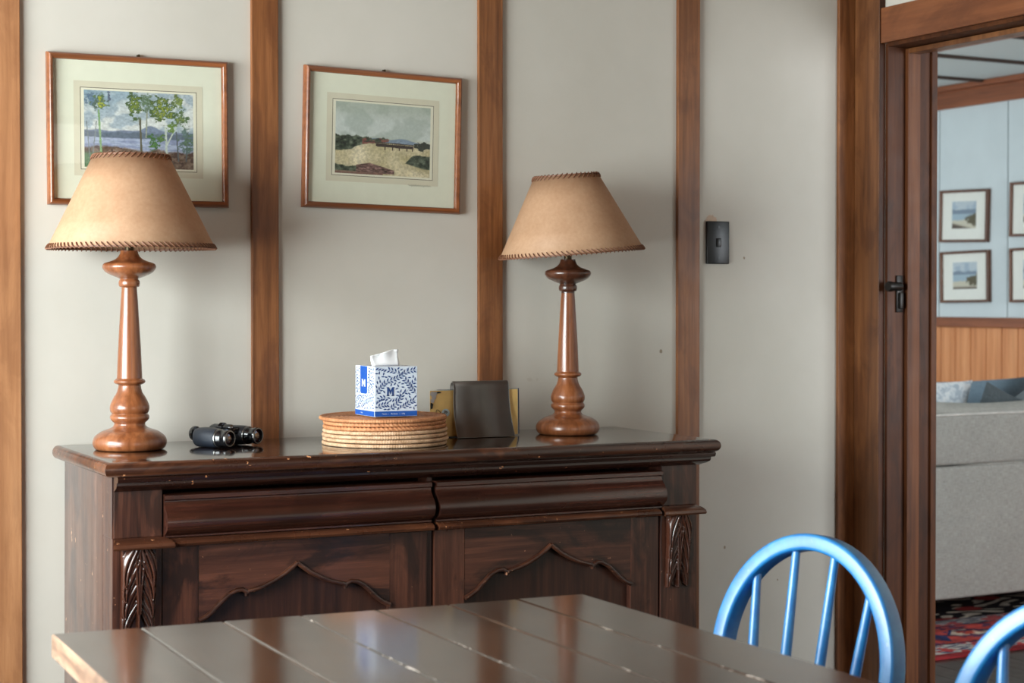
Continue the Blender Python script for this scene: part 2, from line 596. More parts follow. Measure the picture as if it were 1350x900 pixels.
def poly_y(bm, pts, y0, y1, mi=0):
    """(x, z) polygon extruded from y0 (front) to y1"""
    a = [bm.verts.new((x, y0, z)) for x, z in pts]
    b_ = [bm.verts.new((x, y1, z)) for x, z in pts]
    n = len(pts)
    bm.faces.new(a).material_index = mi
    bm.faces.new(b_[::-1]).material_index = mi
    for i in range(n):
        bm.faces.new((a[i], b_[i], b_[(i + 1) % n], a[(i + 1) % n])).material_index = mi


def struct(name, bm, mat, parent=None, smooth=None):
    o = obj(name, bm, mat, parent, smooth)
    if parent is None:
        o['kind'] = 'structure'
    return o


# ------------------------------------------------------------------ value noise and painted grids
def vnoise(u, v, f, seed):
    rs = np.random.RandomState(seed)
    n = 64
    g = rs.rand(n, n)
    x, y = u * f, v * f
    xi, yi = np.floor(x).astype(int), np.floor(y).astype(int)
    xf, yf = x - xi, y - yi
    xf, yf = xf * xf * (3 - 2 * xf), yf * yf * (3 - 2 * yf)
    a, b_ = g[yi % n, xi % n], g[yi % n, (xi + 1) % n]
    c, d = g[(yi + 1) % n, xi % n], g[(yi + 1) % n, (xi + 1) % n]
    return (a * (1 - xf) + b_ * xf) * (1 - yf) + (c * (1 - xf) + d * xf) * yf


def fbm(u, v, f, seed, o=4):
    s, a, t = 0, 0.5, 0
    for k in range(o):
        s = s + a * vnoise(u, v, f * 2 ** k, seed + k)
        t += a
        a *= 0.55
    return np.clip((s / t - .5) * 1.75 + .5, 0, 1)


def L3(r, g, b_):
    return np.array([r, g, b_], float)


def blend(img, mask, col):
    m_ = np.clip(mask, 0, 1)[..., None]
    return img * (1 - m_) + np.asarray(col) * m_


def sstep(a, b_, x):
    t = np.clip((x - a) / (b_ - a), 0, 1)
    return t * t * (3 - 2 * t)


def paint_lake(u, v):
    n = fbm(u, v, 5, 3)
    img = blend(np.ones(u.shape + (3,)) * L3(214, 218, 216), sstep(.42, .62, n) * (v > .4), L3(168, 182, 192))
    img = blend(img, sstep(.62, 1.0, v) * (1 - u) ** 1.5 * 0.8, L3(130, 158, 176))
    img = blend(img, sstep(.0, .06, .075 - np.abs(v - .70 + .1 * (u - .4)) - .1 * fbm(u, v, 8, 9)) * .0, L3(150, 150, 160))
    ridge = .475 + .075 * np.exp(-((u - .6) / .08) ** 2) + .02 * fbm(u, v * 0, 8, 5)
    img = blend(img, sstep(-.01, .01, ridge - v), L3(122, 134, 156))
    h2 = .455 + .03 * fbm(u, v * 0, 10, 15)
    img = blend(img, sstep(-.01, .01, h2 - v), L3(100, 112, 128))
    lake = .385 + .01 * fbm(u, v * 0, 14, 25)
    img = blend(img, sstep(-.01, .01, lake - v), L3(142, 152, 182))
    img = blend(img, sstep(.5, .7, fbm(u * .3, v * 3, 8, 21)) * (v < lake), L3(166, 176, 200))
    gr = .235 + .05 * fbm(u, v * 0, 9, 31) - .03 * u
    g = fbm(u, v, 26, 41)
    grass = np.stack([118 + 60 * (g - .5), 98 + 60 * (g - .5), 84 + 60 * (g - .5)], -1)
    img = blend(img, sstep(-.02, .02, gr - v), grass)
    img = blend(img, sstep(.55, .7, fbm(u, v, 18, 51)) * (v < gr), L3(84, 64, 58))
    img = blend(img, sstep(-.02, .04, .2 - v) * sstep(.25, .1, u), L3(96, 128, 92))
    def trunk(x0, y0, x1, y1, w, col):
        nonlocal img
        t = np.clip((v - y0) / (y1 - y0), 0, 1)
        xc = x0 + (x1 - x0) * t
        img = blend(img, (np.abs(u - xc) < w) * (v > y0) * (v < y1), col)
    def crown(x, y, rx, ry, seed, col, col2):
        nonlocal img
        rad = np.sqrt(((u - x) / rx) ** 2 + ((v - y) / ry) ** 2)
        n1 = fbm(u, v, 26, seed); n2 = fbm(u * 1.5, v, 60, seed + 5, 3)
        img = blend(img, sstep(.15, .0, rad * .62 - n1) * sstep(1.5, 1.2, rad) * sstep(.10, .24, n2), col)
        img = blend(img, sstep(.12, .0, rad * .95 - n1) * sstep(.42, .56, n2), col2)
        img = blend(img, sstep(.10, .0, rad * 1.05 - n1) * sstep(.66, .76, n2) * .8, np.asarray(col2) * 1.18)
    trunk(.155, .05, .13, .75, .009, L3(132, 166, 116))
    trunk(.05, .1, .02, .6, .004, L3(120, 130, 130))
    trunk(.07, .1, .11, .6, .004, L3(120, 130, 130))
    trunk(.52, .02, .505, .65, .009, L3(96, 92, 72))
    trunk(.56, .4, .57, .75, .007, L3(150, 156, 140))
    trunk(.755, .02, .74, .55, .010, L3(186, 196, 186))
    trunk(.74, .28, .86, .62, .007, L3(190, 200, 190))
    trunk(.86, .1, .84, .5, .006, L3(90, 96, 100))
    trunk(.93, .1, .95, .5, .006, L3(90, 96, 100))
    crown(.06, .88, .06, .1, 61, L3(110, 132, 150), L3(92, 116, 140))
    crown(.14, .84, .07, .1, 62, L3(92, 116, 84), L3(150, 156, 62))
    crown(.10, .80, .03, .06, 66, L3(84, 104, 96), L3(84, 104, 96))
    crown(.22, .93, .02, .06, 63, L3(90, 100, 120), L3(90, 100, 120))
    crown(.46, .83, .07, .16, 64, L3(72, 96, 58), L3(112, 128, 52))
    crown(.57, .86, .05, .12, 65, L3(112, 132, 112), L3(86, 108, 80))
    crown(.72, .78, .11, .18, 67, L3(78, 100, 56), L3(128, 140, 58))
    crown(.86, .9, .045, .09, 68, L3(104, 122, 70), L3(120, 136, 72))
    crown(.89, .66, .06, .12, 69, L3(84, 108, 72), L3(112, 128, 70))
    crown(.62, .34, .055, .09, 70, L3(66, 104, 56), L3(78, 116, 60))
    crown(.70, .40, .05, .05, 71, L3(84, 114, 66), L3(84, 114, 66))
    crown(.80, .54, .04, .07, 72, L3(104, 132, 64), L3(104, 132, 64))
    crown(.95, .36, .08, .14, 73, L3(96, 118, 112), L3(84, 106, 84))
    img = img * (.93 + .14 * fbm(u, v, 50, 88, 2))[..., None]
    return img


def paint_river(u, v):
    n = fbm(u, v, 4, 103)
    img = blend(np.ones(u.shape + (3,)) * L3(184, 194, 188), sstep(.4, .65, n), L3(206, 214, 210))
    img = blend(img, sstep(.7, 1.0, v) * .6, L3(164, 174, 158))
    img = blend(img, sstep(.55, .45, v), L3(198, 200, 178))
    hill = .475 + .055 * np.exp(-((u - .7) / .13) ** 2) + .045 * np.exp(-((u - .42) / .12) ** 2)
    img = blend(img, sstep(-.008, .008, hill - v), L3(132, 150, 170))
    sand = np.stack([206 + 50 * (n - .5), 194 + 50 * (n - .5), 158 + 60 * (n - .5)], -1)
    img = blend(img, sstep(-.01, .01, .455 - v), sand)
    g = fbm(u, v, 30, 113)
    bush = np.stack([66 + 90 * (g - .5), 76 + 90 * (g - .5), 62 + 80 * (g - .5)], -1)
    top = .52 - .05 * u + .04 * fbm(u, v * 0, 22, 117)
    low = .30 + .16 * sstep(0, .5, u) + .03 * fbm(u, v * 0, 12, 119)
    img = blend(img, sstep(-.01, .01, top - v) * sstep(-.01, .01, v - low) * sstep(.58, .5, u), bush)
    img = blend(img, sstep(.55, .75, fbm(u, v, 14, 121)) * (v > low) * (v < low + .08) * (u > .28) * (u < .56), L3(136, 84, 76))
    deck = (np.abs(v - (.425 - .03 * (u - .45))) < .022) * (u > .42) * (u < .82)
    img = blend(img, deck * 1.0, L3(58, 46, 44))
    img = blend(img, (np.abs(v - (.462 - .03 * (u - .45))) < .007) * (u > .3) * (u < .82), L3(70, 58, 54))
    img = blend(img, (np.abs(v - (.44 - .03 * (u - .45))) < .03) * (np.mod(u, .022) < .006) * (u > .42) * (u < .82), L3(70, 58, 54))
    for x in (.52, .60, .67, .75, .81):
        img = blend(img, (np.abs(u - x) < .006) * (v < .42) * (v > .36), L3(70, 56, 50))
    cl = ((u - .92) / .09) ** 2 + ((v - .44) / .06) ** 2 + 1.2 * (g - .5)
    img = blend(img, sstep(1.0, .8, cl), L3(54, 58, 50))
    bank = .30 * sstep(.58, .85, u) + .02 * fbm(u, v * 0, 18, 131)
    blow = .215 - .1 * sstep(.6, 1, u)
    img = blend(img, sstep(-.01, .01, bank - v) * sstep(-.01, .01, v - blow) * (u > .6), bush * .95)
    img = blend(img, sstep(.2, .36, v) * 0, L3(0, 0, 0))
    fg = .10 + .03 * fbm(u, v * 0, 16, 141)
    img = blend(img, sstep(-.01, .01, fg - v) * sstep(.5, .3, u) * sstep(.02, .05, v), bush)
    logm = .165 - .25 * np.abs(u - .36) * (u < .36) - .35 * np.abs(u - .36) * (u >= .36)
    gl = fbm(u * 2, v * 6, 16, 151)
    logc = np.stack([112 + 130 * (gl - .5), 84 + 110 * (gl - .5), 78 + 110 * (gl - .5)], -1)
    img = blend(img, sstep(-.008, .008, logm - v) * (v > .02) * (u > .22) * (u < .62), logc)
    img = blend(img, sstep(.05, .02, v) * (u < .5), L3(128, 96, 84))
    img = img * (1 - (.5 - fbm(u * 1.4, v, 44, 188, 3)) * np.where(v > .5, .05, .22))[..., None]
    return img


def paint_bay(seed):
    def f(u, v):
        n = fbm(u, v, 5, seed)
        img = blend(np.ones(u.shape + (3,)) * L3(196, 208, 218), sstep(.4, .65, n), L3(172, 190, 208))
        hill = .62 + .1 * fbm(u, v * 0, 4, seed + 3)
        img = blend(img, sstep(-.02, .02, hill - v), L3(128, 144, 164))
        img = blend(img, sstep(-.02, .02, .54 - v), L3(168, 190, 206))
        img = blend(img, sstep(-.02, .02, .26 + .1 * n - v), L3(212, 206, 188))
        g = fbm(u, v, 12, seed + 9)
        img = blend(img, sstep(1, .7, ((u - .95) / .4) ** 2 + ((v - .32) / .22) ** 2 + (g - .5)), L3(96, 88, 66))
        img = blend(img, sstep(.0, .1, .12 - v + .25 * (.5 - u) * (seed % 2)), L3(98, 84, 74))
        return img
    return f


def painted_plane(name, w, h, nx, ny, func, mat, parent, axis='XZ', loc=(0, 0, 0)):
    """grid facing -Y (XZ), -X (YZ) or +Z (XY), coloured point by point"""
    us, vs = np.linspace(0, 1, nx), np.linspace(0, 1, ny)
    U, V = np.meshgrid(us, vs)
    img = np.clip(func(U, V), 0, 255) / 255.0
    li = np.where(img <= .04045, img / 12.92, ((img + .055) / 1.055) ** 2.4).reshape(-1, 3)
    X, Y = ((U - .5) * w).ravel(), ((V - .5) * h).ravel()
    if axis == 'XZ':
        P = [(x, 0, y) for x, y in zip(X, Y)]
    elif axis == 'YZ':
        P = [(0, -x, y) for x, y in zip(X, Y)]
    else:
        P = [(x, y, 0) for x, y in zip(X, Y)]
    F = [(j * nx + i, j * nx + i + 1, (j + 1) * nx + i + 1, (j + 1) * nx + i) for j in range(ny - 1) for i in range(nx - 1)]
    me = bpy.data.meshes.new(name)
    me.from_pydata(P, [], F)
    at = me.attributes.new('Col', 'FLOAT_COLOR', 'POINT')
    at.data.foreach_set('color', np.concatenate([li, np.ones((len(li), 1))], 1).astype(np.float32).ravel())
    me.materials.append(mat)
    o = bpy.data.objects.new(name, me)
    o.location = loc
    COL.objects.link(o)
    if parent:
        o.parent = parent
    return o


# ================================================================== THE ROOM
D = 3.82          # back wall
XR = 3.124        # right wall
XL, YB, ZC = -1.10, -2.20, 2.52

bm = bmesh.new(); box(bm, XL - .1, XR, D, D + .1, 0, ZC)
wall_back = struct('wall_back', bm, M['wall'])
# paint blemishes on the wall
def blob(bm, x, z, rx, rz, seed, y=D - .0008, half=False):
    rs = random.Random(seed)
    n = 18
    pts = []
    for k in range(n):
        a = (PI * k / (n - 1)) if half else 2 * PI * k / n
        r = rs.uniform(.85, 1.1)
        pts.append((x + rx * r * math.cos(a), z + rz * r * math.sin(a)))
    bm.faces.new([bm.verts.new((px, y, pz)) for px, pz in pts])
for nm, x, z, rx, rz in (('wall_patch', 2.620, 1.484, .019, .017),):
    bm = bmesh.new(); blob(bm, x, z, rx, rz, 3, half=True); obj(nm, bm, M['patch'], wall_back)
for k, (x, z, r) in enumerate(((2.458, 1.132, .007), (2.666, .591, .006), (2.729, 1.385, .005), (3.01, .343, .004), (2.845, .488, .004))):
    bm = bmesh.new(); blob(bm, x, z, r * .62, r * .8, k); obj('wall_chip', bm, M['patch2'], wall_back)

# battens on the back wall
for k, (x0, x1) in enumerate(((.707, .7755), (1.309, 1.3760), (1.907, 1.9755), (2.505, 2.5755), (3.048, 3.122))):
    bm = bmesh.new(); box(bm, x0, x1, D - .012, D, 0, ZC, .002)
    struct('trim_%d' % (k + 1), bm, M['batten_sunlit' if k == 0 else 'batten'])

# right wall with the doorway
Y1, Y0, ZH = 3.700, 2.86, 1.985     # opening from Y0 to Y1
bm = bmesh.new()
box(bm, XR, XR + .15, Y1 + .0, D + .1, 0, ZC)
box(bm, XR, XR + .15, YB, Y0, 0, ZC)
box(bm, XR, XR + .15, Y0, Y1, 2.085, ZC)
struct('wall_right', bm, M['wall'])
door = empty('door_1', (XR, Y1, 0), kind='structure')
def dpart(name, boxes, mat, bev=.0015):
    bm = bmesh.new()
    for (a, b_, c, d, e, f) in boxes:
        box(bm, a - XR, b_ - XR, c - Y1, d - Y1, e, f, bev)
    return obj(name, bm, mat, door)
ca = dpart('casing', [(XR - .022, XR - .0005, Y1, D - .014, 0, ZC)], M['casing'])
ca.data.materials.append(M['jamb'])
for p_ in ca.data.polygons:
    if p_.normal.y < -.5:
        p_.material_index = 1  # inner edge gets a darker timber colour to stand for shade
dpart('casing', [(XR - .022, XR - .0005, Y0 - .11, Y0, 0, ZC)], M['casing'])
dpart('header', [(XR - .018, XR + .0, Y0, Y1, ZH, 2.083)], M['header'])
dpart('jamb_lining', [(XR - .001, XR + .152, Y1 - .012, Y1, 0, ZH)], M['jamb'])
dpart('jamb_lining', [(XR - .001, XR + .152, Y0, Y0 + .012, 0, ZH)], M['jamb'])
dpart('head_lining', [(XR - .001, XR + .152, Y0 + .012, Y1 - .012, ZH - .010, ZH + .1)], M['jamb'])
dpart('door_stop', [(XR + .060, XR + .104, Y1 - .026, Y1 - .012, 0, ZH - .012)], M['stop'])
dpart('door_stop', [(XR + .060, XR + .104, Y0 + .012, Y0 + .026, 0, ZH - .012)], M['casing'])
dpart('door_stop', [(XR + .060, XR + .104, Y0 + .026, Y1 - .026, ZH - .026, ZH - .012)], M['casing'])
dpart('far_casing', [(XR + .152, XR + .172, Y1 - .02, Y1 + .10, 0, 2.08)], M['jamb'])
dpart('far_casing', [(XR + .152, XR + .172, Y0 - .10, Y0 + .02, 0, 2.08)], M['jamb'])
dpart('far_casing', [(XR + .152, XR + .172, Y0 + .02, Y1 - .02, ZH - .01, 2.08)], M['jamb'])
bm = bmesh.new()     # iron latch keep on the jamb
yl = Y1 - .012 - Y1
box(bm, .028, .050, yl - .006, yl, 1.235, 1.338, .002)
box(bm, .034, .046, yl - .014, yl - .004, 1.245, 1.290, .002)
lathe(bm, [(.013, 0), (.0145, .004), (.0145, .012), (.012, .014), (.012, .045), (.010, .048)], 16,
      M4=Matrix.Translation((-.010, yl - .012, 1.307)) @ Matrix.Rotation(PI / 2, 4, 'Y'))
obj('latch', bm, M['iron'], door, 40)

# floor and ceiling of this room, and the walls behind and beside the camera with their windows
def boards(bm, x0, x1, y0, y1, w, z=0.0):
    x = x0
    while x < x1 - .01:
        box(bm, x + .0012, min(x + w, x1) - .0012, y0, y1, z - .02, z)
        x += w
    box(bm, x0, x1, y0, y1, z - .05, z - .0205)
bm = bmesh.new(); boards(bm, XL, XR + .17, YB, D + .05, .11); struct('floor', bm, M['dark_floor'])
bm = bmesh.new(); box(bm, XL - .1, XR + .15, YB - .1, D + .1, ZC, ZC + .08); struct('ceiling', bm, M['casing'])
WL = (1.35, 3.52, .75, 2.05)       # window in the left wall: y0 y1 z0 z1
bm = bmesh.new()
for a in ((YB - .1, WL[0], 0, ZC), (WL[1], D, 0, ZC), (WL[0], WL[1], 0, WL[2]), (WL[0], WL[1], WL[3], ZC)):
    box(bm, XL - .1, XL, a[0], a[1], a[2], a[3])
struct('wall_left', bm, M['wall'])
WB = (.7, 2.52, .9, 2.33)        # window in the wall behind the camera: x0 x1 z0 z1
bm = bmesh.new()
for a in ((XL, WB[0], 0, ZC), (WB[1], XR, 0, ZC), (WB[0], WB[1], 0, WB[2]), (WB[0], WB[1], WB[3], ZC)):
    box(bm, a[0], a[1], YB - .1, YB, a[2], a[3])
struct('wall_front', bm, M['wall'])
bm = bmesh.new()
for y in (WL[0], (WL[0] + WL[1]) / 2 - .02, WL[1] - .04):
    box(bm, XL - .08, XL - .02, y, y + .04, WL[2], WL[3])
for z in (WL[2], WL[3] - .04):
    box(bm, XL - .08, XL - .02, WL[0], WL[1], z, z + .04)
struct('window_1', bm, M['casing'])
bm = bmesh.new()
for x in (WB[0], 1.6, WB[1] - .04):
    box(bm, x, x + .04, YB - .08, YB - .02, WB[2], WB[3])
for z in (WB[2], WB[3] - .04):
    box(bm, WB[0], WB[1], YB - .08, YB - .02, z, z + .04)
struct('window_2', bm, M['casing'])

# ------------------------------------------------------------------ the room beyond the doorway
XF, FZ = 6.0, 2.36
FY0, FY1 = 1.0, 8.2
bm = bmesh.new()
box(bm, XF + .012, XF + .1, FY0, FY1, 0, FZ + .05)
wall_far = struct('wall_far', bm, M['joint'])
bm = bmesh.new()
y = 6.683 - .486 * 11
while y < FY1:
    box(bm, XF, XF + .012, max(FY0, y + .003), min(FY1, y + .486 - .003), 1.16, 2.25)
    y += .486
obj('wall_panel', bm, M['far_wall'], wall_far)
bm = bmesh.new()
y = 6.6667 - .109 * 50
while y < FY1:
    box(bm, XF - .004, XF + .012, max(FY0, y + .001), min(FY1, y + .109 - .002), 0, 1.14, .003, 1)
    y += .109
struct('trim_6', bm, M['wains'])          # upright board wainscot
bm = bmesh.new(); box(bm, XF - .024, XF, FY0, FY1, 1.132, 1.182, .004); struct('trim_7', bm, M['rail_far'])
bm = bmesh.new()
box(bm, XF - .022, XF, FY0, FY1, 2.243, 2.332, .003)
box(bm, XF - .045, XF, FY0, FY1, 2.332, FZ, .006)
struct('trim_8', bm, M['rail_far'])
bm = bmesh.new(); box(bm, XR + .15, XF + .1, FY0, FY1, FZ, FZ + .05); ceil2 = struct('ceiling_far', bm, M['ceil_far'])
bm = bmesh.new()
for k in range(-6, 5):
    yy = 5.77 + .56 * k
    box(bm, XR + .16, XF - .045, yy - .012, yy + .012, FZ - .014, FZ, .003)
obj('ceiling_strip', bm, M['ceil_strip'], ceil2)
bm = bmesh.new()
for xx in (4.0, 5.0):
    box(bm, xx - .028, xx + .028, FY0, FY1, FZ - .022, FZ, .004)
obj('ceiling_batten', bm, M['rail_far'], ceil2)
bm = bmesh.new(); boards(bm, XR + .17, XF, FY0, FY1, .105); struct('floor_far', bm, M['dark_floor'])
bm = bmesh.new(); box(bm, XR + .15, XF + .1, FY1, FY1 + .08, 0, FZ); struct('wall_far_end', bm, M['far_wall'])
bm = bmesh.new()
for a in ((D + .1, 5.7, 0, FZ), (7.5, FY1, 0, FZ), (5.7, 7.5, 0, .7), (5.7, 7.5, 2.1, FZ)):
    box(bm, XR, XR + .15, a[0], a[1], a[2], a[3])
struct('wall_far_side', bm, M['far_wall'])
bm = bmesh.new()
for y in (5.7, 6.58, 7.46):
    box(bm, XR + .06, XR + .12, y, y + .04, .7, 2.1)
struct('added_window_4', bm, M['casing'])  # unseen window, added with its lamp to brighten the far wall
bm = bmesh.new()
for a in ((XR + .15, 3.6, 0, FZ), (5.6, XF, 0, FZ), (3.6, 5.6, 0, .7), (3.6, 5.6, 2.2, FZ)):
    box(bm, a[0], a[1], FY0 - .1, FY0, a[2], a[3])
struct('wall_far_front', bm, M['far_wall'])
bm = bmesh.new()
for x in (3.6, 4.58, 5.56):
    box(bm, x, x + .04, FY0 - .08, FY0 - .02, .7, 2.2)
struct('added_window_3', bm, M['casing'])  # unseen window, added so its lamp can light the sofa back

# small framed watercolours on the far wall
def small_picture(y, z, w, h, tilt, func, label):
    r = empty('framed_painting', (XF, y, z), (tilt, 0, 0), label, 'picture', 'small framed watercolours in the far room')
    bm = bmesh.new()
    t, dp = .013, .026
    for (a, b_, c, d) in ((-w / 2, w / 2, h / 2 - t, h / 2), (-w / 2, w / 2, -h / 2, -h / 2 + t),
                          (-w / 2, -w / 2 + t, -h / 2 + t, h / 2 - t), (w / 2 - t, w / 2, -h / 2 + t, h / 2 - t)):
        box(bm, -dp, -.001, a, b_, c, d, .002)
    obj('frame', bm, M['frame_far'], r)
    bm = bmesh.new(); box(bm, -.012, -.008, -w / 2 + t, w / 2 - t, -h / 2 + t, h / 2 - t); obj('mount', bm, M['mat_white'], r)
    painted_plane('painting', w * .50, h * .52, 60, 48, func, M['paint'], r, 'YZ', (-.0125, .002, .006))
    bm = bmesh.new(); bm.faces.new([bm.verts.new(p) for p in ((-.016, w / 2 - t, -h / 2 + t), (-.016, -w / 2 + t, -h / 2 + t), (-.016, -w / 2 + t, h / 2 - t), (-.016, w / 2 - t, h / 2 - t))]); pane(bm, 'glass', r)
    return r
small_picture(6.487, 1.692, .345, .264, .025, paint_bay(201), 'small framed bay watercolour, upper of the left pair in the far room')
small_picture(6.479, 1.386, .345, .260, -.012, paint_bay(212), 'small framed shore watercolour, lower of the left pair in the far room')
small_picture(5.990, 1.706, .345, .264, .02, paint_bay(223), 'small framed watercolour cut by right edge of photo, upper one in the far room')
small_picture(5.990, 1.390, .345, .264, -.01, paint_bay(234), 'small framed watercolour cut by right edge of photo, lower one in the far room')

# sofa, seen from behind
sofa = empty('sofa', (4.85, 5.0, 0), (0, 0, math.radians(0.0)), 'grey linen sofa seen from behind through the doorway', 'sofa')
SX0, SX1 = -.95, .98
def cushion_bm(w, h, t, n=14, puff=2.2):
    """pillow: w along x, h along z, t thickness along y"""
    bm = bmesh.new()
    vs = {}
    for s in (-1, 1):
        for i in range(n + 1):
            for j in range(n + 1):
                u, v = 2 * i / n - 1, 2 * j / n - 1
                k = (max(0, 1 - abs(u) ** puff) * max(0, 1 - abs(v) ** puff)) ** .5
                pin = 1 - .07 * (1 - (abs(u) - 1) ** 2 * 0) * (abs(u) * (1 - v * v) * 0 + 1) * 0
                x = w / 2 * u * (1 - .06 * (1 - v * v))
                z = h / 2 * v * (1 - .06 * (1 - u * u))
                if s == 1 and (i in (0, n) or j in (0, n)):
                    vs[(s, i, j)] = vs[(-1, i, j)]
                else:
                    vs[(s, i, j)] = bm.verts.new((x, s * t / 2 * k, z))
        for i in range(n):
            for j in range(n):
                q = [vs[(s, i, j)], vs[(s, i + 1, j)], vs[(s, i + 1, j + 1)], vs[(s, i, j + 1)]]
                try:
                    bm.faces.new(q if s == -1 else q[::-1])
                except ValueError:
                    pass
    return bm
bm = bmesh.new(); box(bm, SX0, SX1, .0, .20, .105, .622, .012, 3); obj('back_panel', bm, M['sofa'], sofa, 40)
bm = bmesh.new(); box(bm, SX0, SX1, .001, .20, .626, .822, .014, 3); obj('back_band', bm, M['sofa'], sofa, 40)
bm = bmesh.new(); sweep(bm, [(SX0 + .01, .006, .822), (0, .006, .823), (SX1 - .01, .006, .822)], circ(.005, 8)); obj('piping', bm, M['piping'], sofa, 60)
for k, (a, b_) in enumerate(((SX0 + .02, -.32), (-.31, .33), (.34, SX1 - .02))):
    bm = cushion_bm(b_ - a, .46, .20, 16, 4)
    o_ = obj('back_cushion', bm, M['sofa_roll'], sofa, 60, ((a + b_) / 2, .115, .640))
bm = bmesh.new(); box(bm, SX0 + .16, SX1 - .16, .2, .88, .13, .33, .02, 3); obj('seat_base', bm, M['sofa'], sofa, 40)
for k, (a, b_) in enumerate(((SX0 + .17, -.01), (.0, SX1 - .17))):
    bm = bmesh.new(); box(bm, a, b_, .21, .9, .33, .47, .03, 3); obj('seat_cushion', bm, M['sofa_roll'], sofa, 40)
for a in (SX0, SX1 - .16):
    bm = bmesh.new(); box(bm, a, a + .16, .2, .9, .105, .62, .03, 3); obj('arm', bm, M['sofa'], sofa, 40)
for x in (SX0 + .06, SX1 - .06):
    for y in (.06, .84):
        bm = bmesh.new(); lathe(bm, [(.018, 0.012), (.024, .106)], 12, (x, y, 0)); obj('foot', bm, M['foot'], sofa, 40)

def cushion(x, y, z, w, h, t, rot, mat, label):
    o_ = obj('cushion', cushion_bm(w, h, t), mat, None, 60, (x, y, z))
    o_.rotation_euler = rot
    return tag(o_, label, 'cushion', 'scatter cushions on the far sofa')
cushion(4.76, 5.44, .715, .52, .46, .12, (math.radians(12), math.radians(2), 0), M['cush_pale'], 'pale blue damask cushion, leftmost on the sofa back')
cushion(5.085, 5.285, .705, .36, .36, .08, (math.radians(10), math.radians(20), 0), M['cush_dark'], 'dark charcoal cushion with its corner up beside the pale damask cushion')
cushion(5.22, 5.66, .705, .88, .44, .12, (math.radians(5), math.radians(-.5), 0), M['cush_blue'], 'flat blue grey cushion behind the charcoal one')
cushion(5.46, 5.42, .765, .42, .38, .10, (math.radians(12), math.radians(-30), 0), M['cush_grey'], 'slate grey cushion tilted up at right end of the sofa back')

# rug
def paint_rug(u, v):
    # v = 0 at the near edge; metres inward
    W, H = 2.2, 1.7
    x, y = u * W, v * H
    e = np.minimum(y, H - y)
    n = fbm(u, v, 40, 301, 3)
    img = np.ones(u.shape + (3,)) * L3(30, 26, 32)
    # black inner field with cream figures
    fig = np.sin(x * 26 + 3 * np.sin(y * 30)) * np.sin(y * 44 + 2 * np.sin(x * 17))
    img = blend(img, sstep(.35, .5, fig), L3(196, 184, 168))
    img = blend(img, sstep(.6, .75, np.sin(x * 13) * np.sin(y * 21)), L3(150, 52, 52))
    def band(a, b_):
        return ((e >= a) & (e < b_)).astype(float)
    lace = np.sin(x * 60 + 2 * np.sin(e * 120)) * np.sin(e * 130)
    wb = blend(np.ones(u.shape + (3,)) * L3(206, 200, 192), sstep(.1, .35, lace), L3(60, 68, 110))
    wb = blend(wb, sstep(.62, .72, n), L3(176, 70, 70))
    img = blend(img, band(.43, .53), blend(wb, np.ones(u.shape) * .25, L3(90, 90, 100)))
    red = np.ones(u.shape + (3,)) * L3(186, 78, 72)
    p = np.mod(x + .11, .34) - .17
    q = e - .30
    flower = (p / .085) ** 2 + (q / .055) ** 2 + .9 * (n - .5)
    red = blend(red, sstep(1.5, 1.3, flower), L3(46, 56, 100))
    red = blend(red, sstep(1.0, .8, flower), L3(214, 196, 176))
    red = blend(red, sstep(.35, .2, flower), L3(196, 84, 72))
    p2 = np.mod(x + .28, .34) - .17
    leaf = np.abs(p2 / .06) + np.abs((q - .03 * np.sin(x * 20)) / .08)
    red = blend(red, sstep(1.0, .85, leaf), L3(50, 58, 98))
    red = blend(red, sstep(.6, .68, fbm(u, v, 60, 311, 2)), L3(96, 60, 84))
    img = blend(img, band(.17, .43), red)
    img = blend(img, band(.165, .175) + band(.425, .435), L3(50, 40, 60))
    img = blend(img, band(.045, .165), wb)
    img = blend(img, band(-1, .045), L3(146, 50, 54))
    img = img * (.82 + .36 * n)[..., None]
    return img
rug = painted_plane('rug', 2.2, 1.7, 620, 440, paint_rug, M['rug'], None, 'XY', (4.86, 5.395, .009))
tag(rug, 'red and navy patterned oriental rug on the dark floor under the sofa', 'rug')
rug.rotation_euler = (0, 0, 0)
md = rug.modifiers.new('pile', 'SOLIDIFY'); md.thickness = .008; md.offset = -1

# ================================================================== SIDEBOARD
CX = 1.579
TILT = .006
SZ = .0045
sb = empty('sideboard', (CX, D - .001, SZ), (0, TILT, 0),
           'dark stained antique wooden sideboard against the back wall', 'sideboard')
XA, XB = -.713, .709          # body left / right
FY = -.42                     # body front plane
TOPZ = .935
def ztop(X):
    return SZ + TOPZ - TILT * (X - CX)
# top slab with rounded edge
def bullnose(y_out, z0, z1, y_in):
    h = (z1 - z0) / 2
    zc = (z0 + z1) / 2
    pr = [(y_in, z1), (y_in, z0)]
    for k in range(11):
        a = -PI / 2 + PI * k / 10
        pr.append((y_out + h * .9 - h * .9 * math.cos(a), zc + h * math.sin(a)))
    return pr
bm = bmesh.new()
z0, z1 = .905, TOPZ
rings = []
for k in range(11):
    a = -PI / 2 + PI * k / 10
    off = .0135 * math.cos(a)
    z = (z0 + z1) / 2 + .015 * math.sin(a)
    xl, xr, yf = XA - .014 - off, XB + .02 - off * -1, -.457 - off
    rings.append([bm.verts.new(p) for p in ((xl, 0, z), (xl, yf, z), (xr, yf, z), (xr, 0, z))])
for a, b_ in zip(rings, rings[1:]):
    for i in range(4):
        bm.faces.new((a[i], a[(i + 1) % 4], b_[(i + 1) % 4], b_[i]))
bm.faces.new(rings[0][::-1])
f_top = bm.faces.new(rings[-1]); f_top.material_index = 1
obj('top', bm, [M['side_edge'], M['side_top']], sb, 60)
